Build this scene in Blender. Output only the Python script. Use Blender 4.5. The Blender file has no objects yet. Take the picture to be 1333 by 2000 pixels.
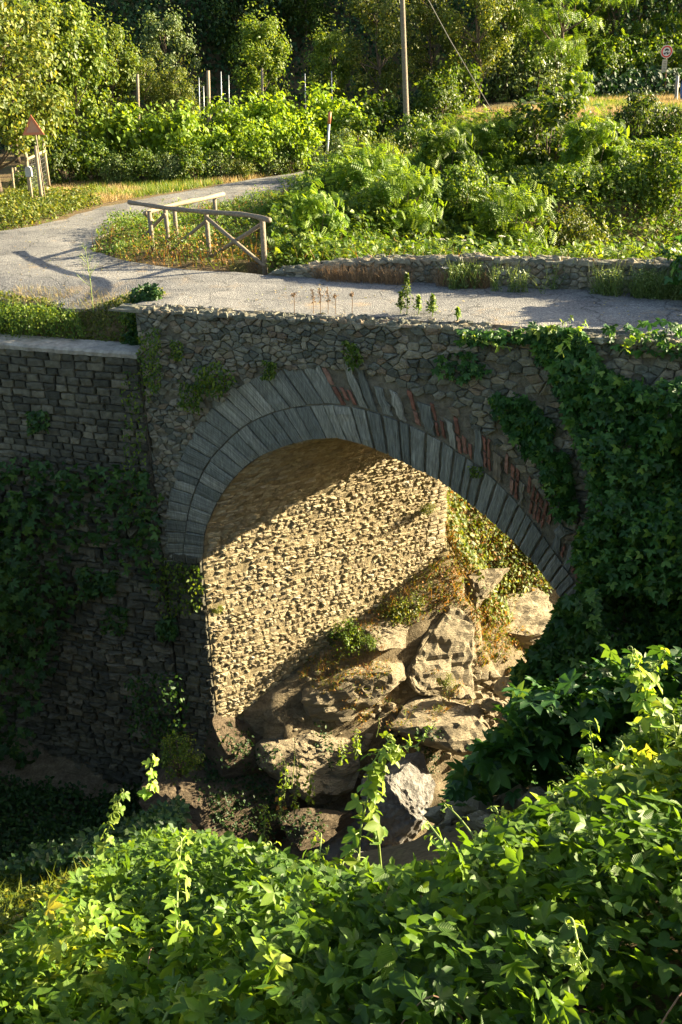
import bpy, bmesh, math, random
import numpy as np
from mathutils import Vector, Matrix, noise as mnoise
from mathutils.geometry import tessellate_polygon

SC = bpy.context.scene
COL = SC.collection
RG = np.random.default_rng(7)
random.seed(7)
A = np.array
# ------------------------------------------------------------------ camera
F_PX, CAM_H = 1944.0, 4.1
_p, _r = math.radians(25), math.radians(1.5)
FW = A([0, math.cos(_p), -math.sin(_p)]); _R = A([1., 0, 0]); _U = np.cross(_R, FW)
RT = _R*math.cos(_r)-_U*math.sin(_r); UP = _U*math.cos(_r)+_R*math.sin(_r)
CAM = A([0, 0, CAM_H])
cd = bpy.data.cameras.new('camera'); cam = bpy.data.objects.new('camera', cd); COL.objects.link(cam)
cd.sensor_fit = 'VERTICAL'; cd.sensor_height = 36; cd.lens = 35; cd.clip_start = .05; cd.clip_end = 2000
M = Matrix.Identity(4)
for i in range(3):
    M[i][0] = RT[i]; M[i][1] = UP[i]; M[i][2] = -FW[i]; M[i][3] = CAM[i]
cam.matrix_world = M
SC.camera = cam
# ------------------------------------------------------------------ light
SUN_AZ, SUN_EL = math.radians(75), math.radians(19.5)
w = bpy.data.worlds.new('World'); SC.world = w; w.use_nodes = True
nt = w.node_tree; bg = nt.nodes['Background']
sky = nt.nodes.new('ShaderNodeTexSky'); sky.sky_type = 'NISHITA'; sky.sun_disc = False
sky.sun_elevation = SUN_EL; sky.sun_rotation = SUN_AZ; sky.air_density = 1.0; sky.dust_density = 2.2; sky.ozone_density = .4
nt.links.new(sky.outputs[0], bg.inputs[0]); bg.inputs[1].default_value = .06
sl = bpy.data.lights.new('sun', 'SUN'); sl.energy = 5.0; sl.angle = math.radians(.5); sl.color = (1, .84, .56)
so = bpy.data.objects.new('sun', sl); COL.objects.link(so)
SDIR = Vector((math.sin(SUN_AZ)*math.cos(SUN_EL), math.cos(SUN_AZ)*math.cos(SUN_EL), math.sin(SUN_EL)))
so.rotation_euler = SDIR.to_track_quat('Z', 'Y').to_euler()
so.location = SDIR*60
SC.view_settings.view_transform = 'Standard'; SC.view_settings.look = 'None'
SC.view_settings.exposure = 2.45; SC.view_settings.gamma = 1
SC.cycles.max_bounces = 6; SC.cycles.diffuse_bounces = 4; SC.cycles.transmission_bounces = 4
SC.cycles.transparent_max_bounces = 4; SC.cycles.sample_clamp_indirect = 6

# ------------------------------------------------------------------ frames
AL, BE = math.radians(18.8), math.radians(60)
O = A([-3.2, 17.4, 0]); u = A([math.cos(AL), -math.sin(AL), 0]); n = A([math.sin(AL), math.cos(AL), 0])
v = A([math.sin(BE), math.cos(BE), 0]); Z = A([0, 0, 1.]); mw = A([math.cos(BE), -math.sin(BE), 0])
def ray(px, py): return FW+RT*(px-666.5)/F_PX-UP*(py-1000)/F_PX
def P(px, py, z=0.):
    d = ray(px, py); return CAM+d*(z-CAM_H)/d[2]
def PD(px, py, y):
    d = ray(px, py); return CAM+d*y/d[1]
def PF(px, py, t=0.):
    d = ray(px, py); return CAM+d*(np.dot(O+t*n-CAM, n)/np.dot(d, n))
def SZ(px, py, t=0.):
    p = PF(px, py, t); return float(np.dot(p-O, u)), float(p[2])
def W3(s, t, z): return O+s*u+t*n+z*Z
def proj(p):
    q = np.asarray(p)-CAM; f = q@FW
    return 666.5+F_PX*(q@RT)/f, 1000-F_PX*(q@UP)/f, f
def S(x): x = np.clip(x, 0, 1); return x*x*(3-2*x)
def lerp(a, b, k): return a+(b-a)*k
def sn(x, y, sc=1., seed=0):
    r = np.random.default_rng(seed); o = 0
    for k in range(6):
        a = r.uniform(0, 6.28); f = sc*1.7**k*.6; ph = r.uniform(0, 6.28)
        o = o+np.sin((x*math.cos(a)+y*math.sin(a))*f+ph+1.3*np.sin((y*math.cos(a)-x*math.sin(a))*f*.7+ph*2))/1.45**k
    return o/2.4
# ------------------------------------------------------------------ terrain
def slump(s, t): return -.32*S((2.2-t)/1.7)*S((-s-.25)/1.3)
def T(x, y):
    x = np.asarray(x, float); y = np.asarray(y, float)
    dx, dy = x-O[0], y-O[1]
    s = dx*u[0]+dy*u[1]; t = dx*n[0]+dy*n[1]
    d = (s-4)*.755-t*.656
    bed = -11.4+.25*sn(x, y, 1.2, 3)
    rock = .4*sn(x, y, 1.6, 5)+.2*np.abs(sn(x, y, 4, 6))+.08*sn(x, y, 9, 7)
    wid = 4.5*S((t+.5)/3)
    R = -4.3+.75*(d-4.9-wid)+.16*sn(x, y, 1.1, 8)
    R = np.minimum(R, lerp(2.25, -.3, S((t+3)/2)))
    R = np.where(t > 4.5, np.minimum(R, -.5), R)
    # gully cut into the near bank
    az = np.degrees(np.arctan2(x, np.maximum(y, .1))); rr = np.hypot(x, y)
    notch = S((az+11.5)/2.5)*S((6.5-az)/3)*S((rr-5.6)/1.2)*(y > 0)
    R = lerp(R, np.minimum(R, -9.2), notch)
    R = R-3.3*S((rr-6.3)/2.2)*S((az-2)/5)*(y > 0)*S((4.5-t)/3)
    zr = lerp(bed, R, S((d-1.2-wid*.7)/1.6))
    # left bank, upstream of the bridge front
    zb = -9+2.6*np.clip(t/4.4, 0, 1)-2.8*S((t-4.3)/1.8)
    dt = 4.7+3.2*S((t-4)/5)
    up = zb+(0-.03-zb)*S((-d-2.5)/(dt-2.5))**.8+rock*S((-d-2.6)/.8)*S((dt+.4+d)/.8)*(t > 4.4)
    lu = lerp(bed, up, S((-d-1.2)/1.4))
    ins = lerp(bed, zb, S((-d-.6)/2))+rock*.5*S((d+2.7)/.5)
    ins = np.where(d < -3.0, -.9, ins)
    lu = np.where((t < 4.3) & (s > -.2), ins, lu)
    lu = np.where((t < 4.9) & (s <= -.2), -.03+slump(s, t), lu)
    # left bank, downstream (in front of the retaining wall)
    lf = lerp(bed, -11.3+1.5*S((-d-3)/4.5)+rock, S((-d+.2)/2.2))
    shelf = lerp(-.86, -.03+slump(s, t), S((t-.5)/.35))
    lu = np.where((s < -.2) & (t < 1.), shelf, lu)
    zl = np.where(t < np.where(s > -.2, .4, .12), lf, lu)
    z = np.where(d > 0, zr, zl)
    # flat land, the rise to the right and the hillside
    land = 1.7*S((y-26)/18)*S((x+1)/9)
    far = S((-d-dt-.2)/2.0)*(t > 3)
    z = z+land*far
    hs = 54+.12*np.maximum(x, 0)+2.5*sn(x, y*0, .12, 11)
    hill = 1.1*np.maximum(0, y-hs)
    hill = 38*(1-np.exp(-hill/38))
    shade_spur = 60*np.exp(-((x-70)**2+(y-103)**2)/648)  # unseen spur, placed and sized to keep the sun off the wooded hillside
    return z+np.maximum(hill, np.where(y > 55, shade_spur, shade_spur*S((y-40)/15)))
def G(px, py):
    d = ray(px, py); ts = np.linspace(1.5, 120, 6000)
    p = CAM+ts[:, None]*d; h = p[:, 2]-T(p[:, 0], p[:, 1]); k = int(np.argmax(h < 0))
    return p[k]
# ------------------------------------------------------------------ mesh helpers
def link_mesh(name, V, Fc, mat, parent=None, smooth=False, attr=None, attr2=None, attr3=None):
    V = np.asarray(V, dtype=np.float32); me = bpy.data.meshes.new(name)
    if isinstance(Fc, np.ndarray):
        k = Fc.shape[1]; nf = len(Fc)
        me.vertices.add(len(V)); me.vertices.foreach_set('co', V.ravel())
        me.loops.add(nf*k); me.loops.foreach_set('vertex_index', Fc.astype(np.int32).ravel())
        me.polygons.add(nf); me.polygons.foreach_set('loop_start', np.arange(0, nf*k, k, dtype=np.int32))
        me.update(calc_edges=True)
    else:
        me.from_pydata(V.tolist(), [], Fc); me.update()
    if smooth: me.polygons.foreach_set('use_smooth', np.ones(len(me.polygons), bool))
    for nm, a in (('rnd', attr), ('aux', attr2), ('mid', attr3)):
        if a is not None:
            at = me.attributes.new(nm, 'FLOAT', 'POINT'); at.data.foreach_set('value', np.asarray(a, np.float32))
    me.materials.append(mat)
    o = bpy.data.objects.new(name, me); COL.objects.link(o)
    if parent is not None: o.parent = parent
    return o
def tag(o, label=None, cat=None, group=None, kind=None):
    if label: o['label'] = label
    if cat: o['category'] = cat
    if group: o['group'] = group
    if kind: o['kind'] = kind
    return o
def thing(name, loc, label, cat, group=None):
    o = bpy.data.objects.new(name, None); COL.objects.link(o); o.location = loc; o.empty_display_size = .2
    return tag(o, label, cat, group)
def copy_tree(root, loc, rz=0., sc=1., label=None, cat=None, group=None):
    r = root.copy(); COL.objects.link(r); r.location = loc; r.rotation_euler = (0, 0, rz)
    r.scale = (sc, sc, sc) if not isinstance(sc, tuple) else sc
    for ch in root.children:
        c = ch.copy(); COL.objects.link(c); c.parent = r
    return tag(r, label, cat, group)
class MB:
    def __init__(s): s.V = []; s.F = []; s.A = []; s.B = []; s.n = 0
    def add(s, V, F, a=0., b=None):
        V = np.asarray(V, float); s.V.append(V); s.F += [tuple(i+s.n for i in f) for f in F]; s.A.append(np.full(len(V), a)); s.B.append(np.zeros(len(V)) if b is None else np.asarray(b, float)); s.n += len(V)
    def build(s, name, mat, parent=None, smooth=False):
        return link_mesh(name, np.concatenate(s.V), s.F, mat, parent, smooth, np.concatenate(s.A), np.concatenate(s.B))
def tube(mb, pts, rad, k=8, a=0., caps=True):
    pts = [A(p, float) for p in pts]; m = len(pts)
    if not hasattr(rad, '__len__'): rad = [rad]*m
    V = []
    t0 = pts[1]-pts[0]; ref = A([0, 0, 1.]) if abs(t0[2]) < .9*np.linalg.norm(t0) else A([1., 0, 0])
    for i in range(m):
        t = pts[min(i+1, m-1)]-pts[max(i-1, 0)]; t = t/(np.linalg.norm(t)+1e-9)
        e1 = ref-np.dot(ref, t)*t; e1 /= np.linalg.norm(e1)+1e-9; e2 = np.cross(t, e1)
        for j in range(k):
            an = 2*math.pi*j/k; V.append(pts[i]+rad[i]*(e1*math.cos(an)+e2*math.sin(an)))
    F = [(i*k+j, i*k+(j+1) % k, (i+1)*k+(j+1) % k, (i+1)*k+j) for i in range(m-1) for j in range(k)]
    if caps: F += [tuple(range(k-1, -1, -1)), tuple(range((m-1)*k, m*k))]
    mb.add(V, F, a)
def box(mb, c, ex, ey, ez, jit=0., a=0.):
    c = A(c, float); V = []
    for sx in (-1, 1):
        for sy in (-1, 1):
            for sz in (-1, 1): V.append(c+sx*A(ex)+sy*A(ey)+sz*A(ez)+RG.normal(0, 1, 3)*jit)
    mb.add(V, [(0, 1, 3, 2), (4, 6, 7, 5), (0, 4, 5, 1), (2, 3, 7, 6), (0, 2, 6, 4), (1, 5, 7, 3)], a)
# ------------------------------------------------------------------ materials
def newmat(name):
    m = bpy.data.materials.new(name); m.use_nodes = True; return m, m.node_tree, m.node_tree.nodes['Principled BSDF']
def ramp(nt, fac, stops):
    r = nt.nodes.new('ShaderNodeValToRGB'); e = r.color_ramp.elements
    while len(e) < len(stops): e.new(.5)
    for q, (p, c) in zip(e, stops): q.position = p; q.color = (*c, 1)
    nt.links.new(fac, r.inputs[0]); return r.outputs[0]
def noise_n(nt, sc, det=6, rough=.6, scale3=None, coord='Object', dist=0.):
    tc = nt.nodes.new('ShaderNodeTexCoord'); out = tc.outputs[coord]
    if scale3 is not None:
        mp = nt.nodes.new('ShaderNodeMapping'); mp.inputs['Scale'].default_value = scale3[:3]
        if len(scale3) > 3: mp.inputs['Rotation'].default_value = scale3[3:]
        nt.links.new(out, mp.inputs[0]); out = mp.outputs[0]
    t = nt.nodes.new('ShaderNodeTexNoise'); t.inputs['Scale'].default_value = sc; t.inputs['Detail'].default_value = det
    t.inputs['Roughness'].default_value = rough; t.inputs['Distortion'].default_value = dist
    nt.links.new(out, t.inputs[0]); return t.outputs[0]
def mixc(nt, fac, a, b, mode='MIX'):
    m = nt.nodes.new('ShaderNodeMix'); m.data_type = 'RGBA'; m.blend_type = mode
    for i, x in ((0, fac), (6, a), (7, b)):
        if isinstance(x, (float, int)): m.inputs[i].default_value = x
        elif isinstance(x, tuple): m.inputs[i].default_value = (*x, 1)
        else: nt.links.new(x, m.inputs[i])
    return m.outputs[2]
def bump(nt, b, h, st, dist=.02):
    bn = nt.nodes.new('ShaderNodeBump'); bn.inputs['Strength'].default_value = st; bn.inputs['Distance'].default_value = dist
    nt.links.new(h, bn.inputs['Height']); nt.links.new(bn.outputs[0], b.inputs['Normal']); return bn
def attr(nt, name='rnd'):
    a = nt.nodes.new('ShaderNodeAttribute'); a.attribute_name = name; return a.outputs['Fac']
def leafmat(name, stops, transl=.35, rough=.45, tcol=None, obj_var=.35):
    m, nt, b = newmat(name)
    c = ramp(nt, attr(nt), stops)
    if obj_var:
        oi = nt.nodes.new('ShaderNodeObjectInfo'); mr = nt.nodes.new('ShaderNodeMapRange')
        mr.inputs[3].default_value = 1-obj_var; mr.inputs[4].default_value = 1+obj_var
        nt.links.new(oi.outputs['Random'], mr.inputs[0])
        hs = nt.nodes.new('ShaderNodeHueSaturation'); nt.links.new(c, hs.inputs['Color']); nt.links.new(mr.outputs[0], hs.inputs['Value'])
        c = hs.outputs[0]
    nt.links.new(c, b.inputs['Base Color']); b.inputs['Roughness'].default_value = rough
    b.inputs['Specular IOR Level'].default_value = .35
    tr = nt.nodes.new('ShaderNodeBsdfTranslucent')
    tc = mixc(nt, 1., c, tcol or (1.7, 1.5, .5), 'MULTIPLY'); nt.links.new(tc, tr.inputs[0])
    mx = nt.nodes.new('ShaderNodeMixShader'); mx.inputs[0].default_value = transl
    nt.links.new(b.outputs[0], mx.inputs[1]); nt.links.new(tr.outputs[0], mx.inputs[2])
    nt.links.new(mx.outputs[0], nt.nodes['Material Output'].inputs[0]); return m
def stonemat(name, stops, sc=6., stretch=None, bst=.6, mottle=(.55, 1.35), lichen=None, rough=.9, bd=.03):
    m, nt, b = newmat(name)
    c = ramp(nt, attr(nt), stops)
    nz = noise_n(nt, sc, 8, .65, stretch); nz2 = noise_n(nt, sc*4, 6, .7, stretch)
    k = ramp(nt, nz, [(.3, (mottle[0],)*3), (.7, (mottle[1],)*3)])
    c = mixc(nt, 1., c, k, 'MULTIPLY')
    if lichen:
        f = ramp(nt, noise_n(nt, 2.2, 9, .75), [(.52, (0, 0, 0)), (.68, (1, 1, 1))]); c = mixc(nt, f, c, lichen)
    nt.links.new(c, b.inputs['Base Color']); b.inputs['Roughness'].default_value = rough; b.inputs['Specular IOR Level'].default_value = .25
    ad = nt.nodes.new('ShaderNodeMath'); ad.operation = 'ADD'; nt.links.new(nz, ad.inputs[0]); nt.links.new(nz2, ad.inputs[1])
    bump(nt, b, ad.outputs[0], bst, bd); return m
def plain(name, col, rough=.7, metal=0., var=.25, sc=8, stretch=None, bst=.3):
    m, nt, b = newmat(name)
    nz = noise_n(nt, sc, 6, .65, stretch)
    c = mixc(nt, 1., col, ramp(nt, nz, [(.3, (1-var,)*3), (.7, (1+var,)*3)]), 'MULTIPLY')
    nt.links.new(c, b.inputs['Base Color']); b.inputs['Roughness'].default_value = rough; b.inputs['Metallic'].default_value = metal
    bump(nt, b, nz, bst, .01); return m

# greens
L_HOP = leafmat('hop_leaf', [(0, (.028, .07, .01)), (.4, (.07, .14, .014)), (.75, (.14, .225, .022)), (.95, (.29, .33, .045)), (1, (.36, .26, .07))], .42, .5)
L_TIP = leafmat('young_shoot', [(0, (.14, .27, .03)), (1, (.32, .42, .07))], .4, .5)
L_IVY = leafmat('creeper_leaf', [(0, (.018, .06, .014)), (.55, (.04, .12, .025)), (.85, (.07, .17, .03)), (1, (.15, .25, .04))], .3, .5)
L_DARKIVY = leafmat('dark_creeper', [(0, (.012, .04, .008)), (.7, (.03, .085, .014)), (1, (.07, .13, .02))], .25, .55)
L_ROB = leafmat('pinnate_leaf', [(0, (.06, .13, .012)), (.6, (.13, .23, .018)), (1, (.23, .32, .03))], .42, .5, obj_var=.3)
L_BUSH = leafmat('bush_leaf', [(0, (.035, .085, .012)), (.6, (.09, .155, .017)), (1, (.2, .26, .03))], .42, .5, obj_var=.35)
L_VINE = leafmat('grapevine_leaf', [(0, (.09, .17, .012)), (.6, (.18, .29, .018)), (1, (.3, .4, .035))], .42, .5, obj_var=.2)
L_MID = leafmat('fresh_leaf', [(0, (.06, .12, .014)), (.6, (.13, .2, .02)), (1, (.24, .29, .035))], .4, .5, obj_var=.15)
L_YEL = leafmat('yellow_green_leaf', [(0, (.04, .075, .01)), (.5, (.1, .14, .016)), (.85, (.17, .2, .028)), (1, (.27, .25, .04))], .38, .5, obj_var=.2)
L_GREY = leafmat('grey_green_leaf', [(0, (.06, .11, .03)), (.6, (.12, .18, .05)), (1, (.22, .27, .11))], .3, .45, obj_var=.15)
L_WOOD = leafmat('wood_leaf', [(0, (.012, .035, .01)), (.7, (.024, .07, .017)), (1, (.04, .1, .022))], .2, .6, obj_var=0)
L_RUST = leafmat('rusty_leaf', [(0, (.07, .12, .02)), (.5, (.16, .2, .03)), (.75, (.3, .15, .04)), (1, (.4, .2, .06))], .35, .6, obj_var=.1)
L_STRAW = leafmat('straw', [(0, (.3, .22, .09)), (.6, (.5, .38, .18)), (1, (.2, .25, .06))], .3, .7, (1.2, 1.1, .8), 0)
L_GRASS = leafmat('grass_blade', [(0, (.07, .14, .02)), (.6, (.14, .22, .03)), (1, (.4, .35, .12))], .35, .6, obj_var=0)
L_DRY = leafmat('dead_stalk', [(0, (.14, .09, .05)), (1, (.34, .23, .12))], .2, .8, (1.2, 1, .8), 0)
BARK = plain('bark', (.11, .08, .055), .95, 0, .4, 14, (1, 1, .25), 1.)
STEM = plain('green_stem', (.2, .27, .06), .6, 0, .2, 20)
WOODGREY = plain('weathered_wood', (.2, .165, .12), .9, 0, .35, 18, (1, 1, 1), .8)
WOODPALE = plain('pale_timber', (.3, .24, .155), .85, 0, .25, 18, None, .6)
STEEL = plain('galvanised_steel', (.38, .4, .4), .45, .6, .15, 12)
CONC = plain('concrete_grey', (.3, .29, .27), .9, 0, .25, 25, None, .6)
WHITEP = plain('white_sign_face', (.62, .6, .55), .5, 0, .06, 6, None, .05)
REDP = plain('red_sign_face', (.55, .035, .025), .5, 0, .1, 6, None, .05)
ORANGE = plain('faded_orange', (.5, .17, .08), .6, 0, .15, 10, None, .1)
BLACKP = plain('black_print', (.02, .02, .02), .6, 0, .1, 6, None, .05)
BLUEP = plain('blue_plastic', (.04, .12, .4), .5, 0, .1, 6, None, .05)
WIRE = plain('wire_metal', (.16, .16, .15), .5, .7, .1, 6)
# ground
def ground_mat():
    m, nt, b = newmat('earth')
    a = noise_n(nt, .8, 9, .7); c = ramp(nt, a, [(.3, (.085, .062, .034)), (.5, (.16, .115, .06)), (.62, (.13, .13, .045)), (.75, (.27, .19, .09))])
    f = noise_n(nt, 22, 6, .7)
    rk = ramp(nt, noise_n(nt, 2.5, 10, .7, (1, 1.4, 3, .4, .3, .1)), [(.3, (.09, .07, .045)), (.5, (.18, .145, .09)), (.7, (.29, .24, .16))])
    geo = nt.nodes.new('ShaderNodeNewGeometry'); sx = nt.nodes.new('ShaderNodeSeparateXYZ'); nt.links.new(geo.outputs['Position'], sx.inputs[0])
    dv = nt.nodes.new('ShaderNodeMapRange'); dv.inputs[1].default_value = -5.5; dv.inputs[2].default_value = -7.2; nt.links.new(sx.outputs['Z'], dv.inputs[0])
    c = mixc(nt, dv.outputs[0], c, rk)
    c = mixc(nt, 1., c, ramp(nt, f, [(.3, (.6,)*3), (.7, (1.35,)*3)]), 'MULTIPLY')
    nt.links.new(c, b.inputs['Base Color']); b.inputs['Roughness'].default_value = .95; b.inputs['Specular IOR Level'].default_value = .2
    bump(nt, b, f, .9, .05); return m
def road_mat():
    m, nt, b = newmat('old_asphalt')
    tc = nt.nodes.new('ShaderNodeTexCoord'); vo = nt.nodes.new('ShaderNodeTexVoronoi'); vo.inputs['Scale'].default_value = 42
    nt.links.new(tc.outputs['Object'], vo.inputs[0])
    g = ramp(nt, vo.outputs['Color'], [(.1, (.15, .15, .15)), (.5, (.22, .22, .215)), (.9, (.33, .325, .31))])
    a = noise_n(nt, .55, 9, .7, dist=.6); c = mixc(nt, 1., g, ramp(nt, a, [(.35, (.5, .5, .51)), (.5, (.8, .79, .77)), (.62, (1.02, .99, .94))]), 'MULTIPLY')
    d = ramp(nt, noise_n(nt, .9, 10, .75), [(.56, (0, 0, 0)), (.68, (.8, .8, .8))]); c = mixc(nt, d, c, (.32, .24, .15))
    vc = nt.nodes.new('ShaderNodeTexVoronoi'); vc.feature = 'DISTANCE_TO_EDGE'; vc.inputs['Scale'].default_value = .7
    nn = nt.nodes.new('ShaderNodeTexNoise'); nn.inputs['Scale'].default_value = 1.5; nn.inputs['Detail'].default_value = 5
    nt.links.new(tc.outputs['Object'], nn.inputs[0]); ad = nt.nodes.new('ShaderNodeVectorMath'); ad.operation = 'ADD'
    nt.links.new(tc.outputs['Object'], ad.inputs[0]); nt.links.new(nn.outputs['Color'], ad.inputs[1]); nt.links.new(ad.outputs[0], vc.inputs[0])
    cr = ramp(nt, vc.outputs['Distance'], [(0, (.35,)*3), (.02, (1,)*3)]); c = mixc(nt, .85, c, mixc(nt, 1., c, cr, 'MULTIPLY'))
    nt.links.new(c, b.inputs['Base Color']); b.inputs['Roughness'].default_value = .92; b.inputs['Specular IOR Level'].default_value = .25
    bump(nt, b, vo.outputs['Distance'], .6, .02); return m
EARTH = ground_mat(); ROAD = road_mat()
ST_RUB = stonemat('rubble_stone', [(0, (.1, .105, .085)), (.3, (.17, .175, .14)), (.55, (.24, .225, .17)), (.8, (.3, .265, .19)), (.95, (.2, .15, .1)), (1, (.36, .34, .28))], 9, lichen=(.2, .18, .12))
ST_VOU = stonemat('schist_voussoir', [(0, (.15, .16, .14)), (.5, (.235, .24, .205)), (.85, (.32, .31, .255)), (1, (.2, .16, .11))], 4, (9, 9, 1.2), .7, (.55, 1.35), bd=.03)
def streak(m):
    nt = m.node_tree; b = nt.nodes['Principled BSDF']; src = b.inputs['Base Color'].links[0].from_socket
    cx = nt.nodes.new('ShaderNodeCombineXYZ'); nt.links.new(attr(nt, 'aux'), cx.inputs[0])
    tc = nt.nodes.new('ShaderNodeTexCoord'); sp = nt.nodes.new('ShaderNodeVectorMath'); sp.operation = 'SCALE'; sp.inputs['Scale'].default_value = .035
    nt.links.new(tc.outputs['Object'], sp.inputs[0]); ad = nt.nodes.new('ShaderNodeVectorMath'); ad.operation = 'ADD'; nt.links.new(cx.outputs[0], ad.inputs[0]); nt.links.new(sp.outputs[0], ad.inputs[1])
    t = nt.nodes.new('ShaderNodeTexNoise'); t.inputs['Scale'].default_value = 42; t.inputs['Detail'].default_value = 5; t.inputs['Roughness'].default_value = .75; nt.links.new(ad.outputs[0], t.inputs[0])
    c = mixc(nt, 1., src, ramp(nt, t.outputs[0], [(.3, (.5,)*3), (.52, (1,)*3), (.7, (1.75,)*3)]), 'MULTIPLY'); nt.links.new(c, b.inputs['Base Color'])
    bn = bump(nt, b, t.outputs[0], .7, .03)
streak(ST_VOU)
ST_BRICK = stonemat('old_brick', [(0, (.2, .095, .065)), (.6, (.28, .125, .085)), (1, (.33, .19, .14))], 9, bst=.5)
ST_MORT = stonemat('lime_mortar', [(0, (.2, .18, .135)), (1, (.24, .21, .16))], 7, bst=1., mottle=(.5, 1.3))
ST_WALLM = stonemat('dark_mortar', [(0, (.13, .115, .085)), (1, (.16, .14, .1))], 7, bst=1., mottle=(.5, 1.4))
ST_VAULT = stonemat('vault_stone', [(0, (.32, .26, .16)), (.4, (.44, .37, .23)), (.8, (.54, .46, .3)), (.94, (.36, .3, .2)), (1, (.62, .56, .42))], 11, bst=.8, mottle=(.65, 1.25))
ST_VMORT = stonemat('vault_mortar', [(0, (.44, .36, .21)), (1, (.5, .41, .25))], 9, bst=1.2, mottle=(.5, 1.3), bd=.06)
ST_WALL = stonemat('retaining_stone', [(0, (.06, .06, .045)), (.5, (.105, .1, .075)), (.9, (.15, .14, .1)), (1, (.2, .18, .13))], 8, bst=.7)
ST_CAP = stonemat('coping_stone', [(0, (.14, .14, .115)), (.5, (.2, .195, .16)), (1, (.29, .27, .21))], 6, bst=.6, lichen=(.15, .15, .08))
ST_CONC = stonemat('coping_mortar', [(0, (.34, .31, .26)), (1, (.36, .33, .28))], 6, bst=.5)
ROCKM = stonemat('bank_rock', [(0, (.36, .3, .2)), (1, (.48, .41, .28))], 2.2, (1, 1.6, 3.6, .6, .4, .2), 1., (.6, 1.25), bd=.14)
ROCKG = stonemat('grey_boulder', [(0, (.24, .23, .21)), (1, (.32, .305, .28))], 3, None, 1., (.45, 1.3), bd=.1)
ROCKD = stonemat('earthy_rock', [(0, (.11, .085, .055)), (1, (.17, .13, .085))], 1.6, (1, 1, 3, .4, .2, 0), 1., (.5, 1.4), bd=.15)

# ------------------------------------------------------------------ ground sheet
def axis(a, b, st, far):
    core = np.arange(a, b+st/2, st); k = 1; out = []; x = b; dx = st
    hi = []
    while x < far[1]: dx *= 1.12; x += dx; hi.append(x)
    lo = []; x = a; dx = st
    while x > far[0]: dx *= 1.12; x -= dx; lo.append(x)
    return np.array(lo[::-1]+list(core)+hi)
gx = axis(-11, 13, .14, (-220, 220)); gy = axis(0, 30, .14, (-60, 260))
X, Y = np.meshgrid(gx, gy); ZZ = T(X, Y)
ZZ += .02*sn(X, Y, 7, 21)*(ZZ < -.2)
nx, ny = len(gx), len(gy)
idx = np.arange(nx*ny).reshape(ny, nx)
Fq = np.stack([idx[:-1, :-1], idx[:-1, 1:], idx[1:, 1:], idx[1:, :-1]], -1).reshape(-1, 4)
g = link_mesh('ground', np.stack([X, Y, ZZ], -1).reshape(-1, 3), Fq, EARTH, None, True); g['kind'] = 'structure'

# ------------------------------------------------------------------ road
near = [W3(16, .3, 0), W3(9, .3, 0), W3(4, .28, 0), W3(-.34, .3, 0), W3(-.8, .7, 0), W3(-1.5, .88, 0), W3(-3, .84, 0), W3(-6, .88, 0), W3(-12, 1.1, 0)]
farl = [A([-16, 27.5, 0]), P(0, 452), P(60, 443), P(130, 428), P(200, 405), P(300, 386), P(400, 368), P(500, 350), P(560, 341), P(625, 331)]
back = [A([1.5, 43, 0]), A([2.6, 41.5, 0]), P(645, 352), P(590, 366), P(530, 382), P(470, 398), P(350, 415), P(225, 437), P(190, 470), P(180, 492), P(250, 512), P(330, 524), P(430, 532), P(520, 538), W3(1.3, 3.08, 0), W3(5, 3.05, 0), W3(16, 3.05, 0)]
poly = near+farl+back
def dens(pl, st=.35):
    o = []
    for i in range(len(pl)):
        a, b = pl[i], pl[(i+1) % len(pl)]; L = np.linalg.norm(b-a); k = max(1, int(L/st))
        for j in range(k): o.append(a+(b-a)*j/k)
    return o
ring = dens(poly)
RING2 = A([[p[0], p[1]] for p in ring])
RINGV = [Vector((p[0]+.05*math.sin(i*1.7)+.04*math.sin(i*.61), p[1]+.05*math.cos(i*1.3), .012)) for i, p in enumerate(ring)]
tris = tessellate_polygon([RINGV])
vv = [tuple(p) for p in RINGV]; rf = [tuple(t) for t in tris]
m_ = len(vv); vv += [(x, y, -.05) for x, y, z in vv]
rf += [(i, (i+1) % m_, m_+(i+1) % m_, m_+i) for i in range(m_)]
r = link_mesh('road', vv, rf, ROAD); r['kind'] = 'structure'
bm_ = bmesh.new(); bm_.from_mesh(r.data)
for k_ in np.arange(-4, 6, .35):
    bmesh.ops.bisect_plane(bm_, geom=bm_.verts[:]+bm_.edges[:]+bm_.faces[:], plane_co=Vector(W3(0, k_, 0)), plane_no=Vector(n))
for k_ in np.arange(-12, 14, .6):
    bmesh.ops.bisect_plane(bm_, geom=bm_.verts[:]+bm_.edges[:]+bm_.faces[:], plane_co=Vector(W3(k_, 0, 0)), plane_no=Vector(u))
for q_ in bm_.verts:
    ds_ = np.array(q_.co)-O; s_, t_ = float(ds_@u), float(ds_@n)
    q_.co.z += float(slump(s_, t_))+(.012*mnoise.noise(q_.co*.9) if 0 < t_ < 9 else 0)
bm_.to_mesh(r.data); bm_.free(); r.data.update()
def inpoly(x, y, R_=None):
    R_ = RING2 if R_ is None else R_
    ins = np.zeros(np.shape(x), bool); j = len(R_)-1
    for i in range(len(R_)):
        xi, yi = R_[i]; xj, yj = R_[j]
        c = ((yi > y) != (yj > y)) & (x < (xj-xi)*(y-yi)/(yj-yi+1e-12)+xi); ins ^= c; j = i
    return ins

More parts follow.
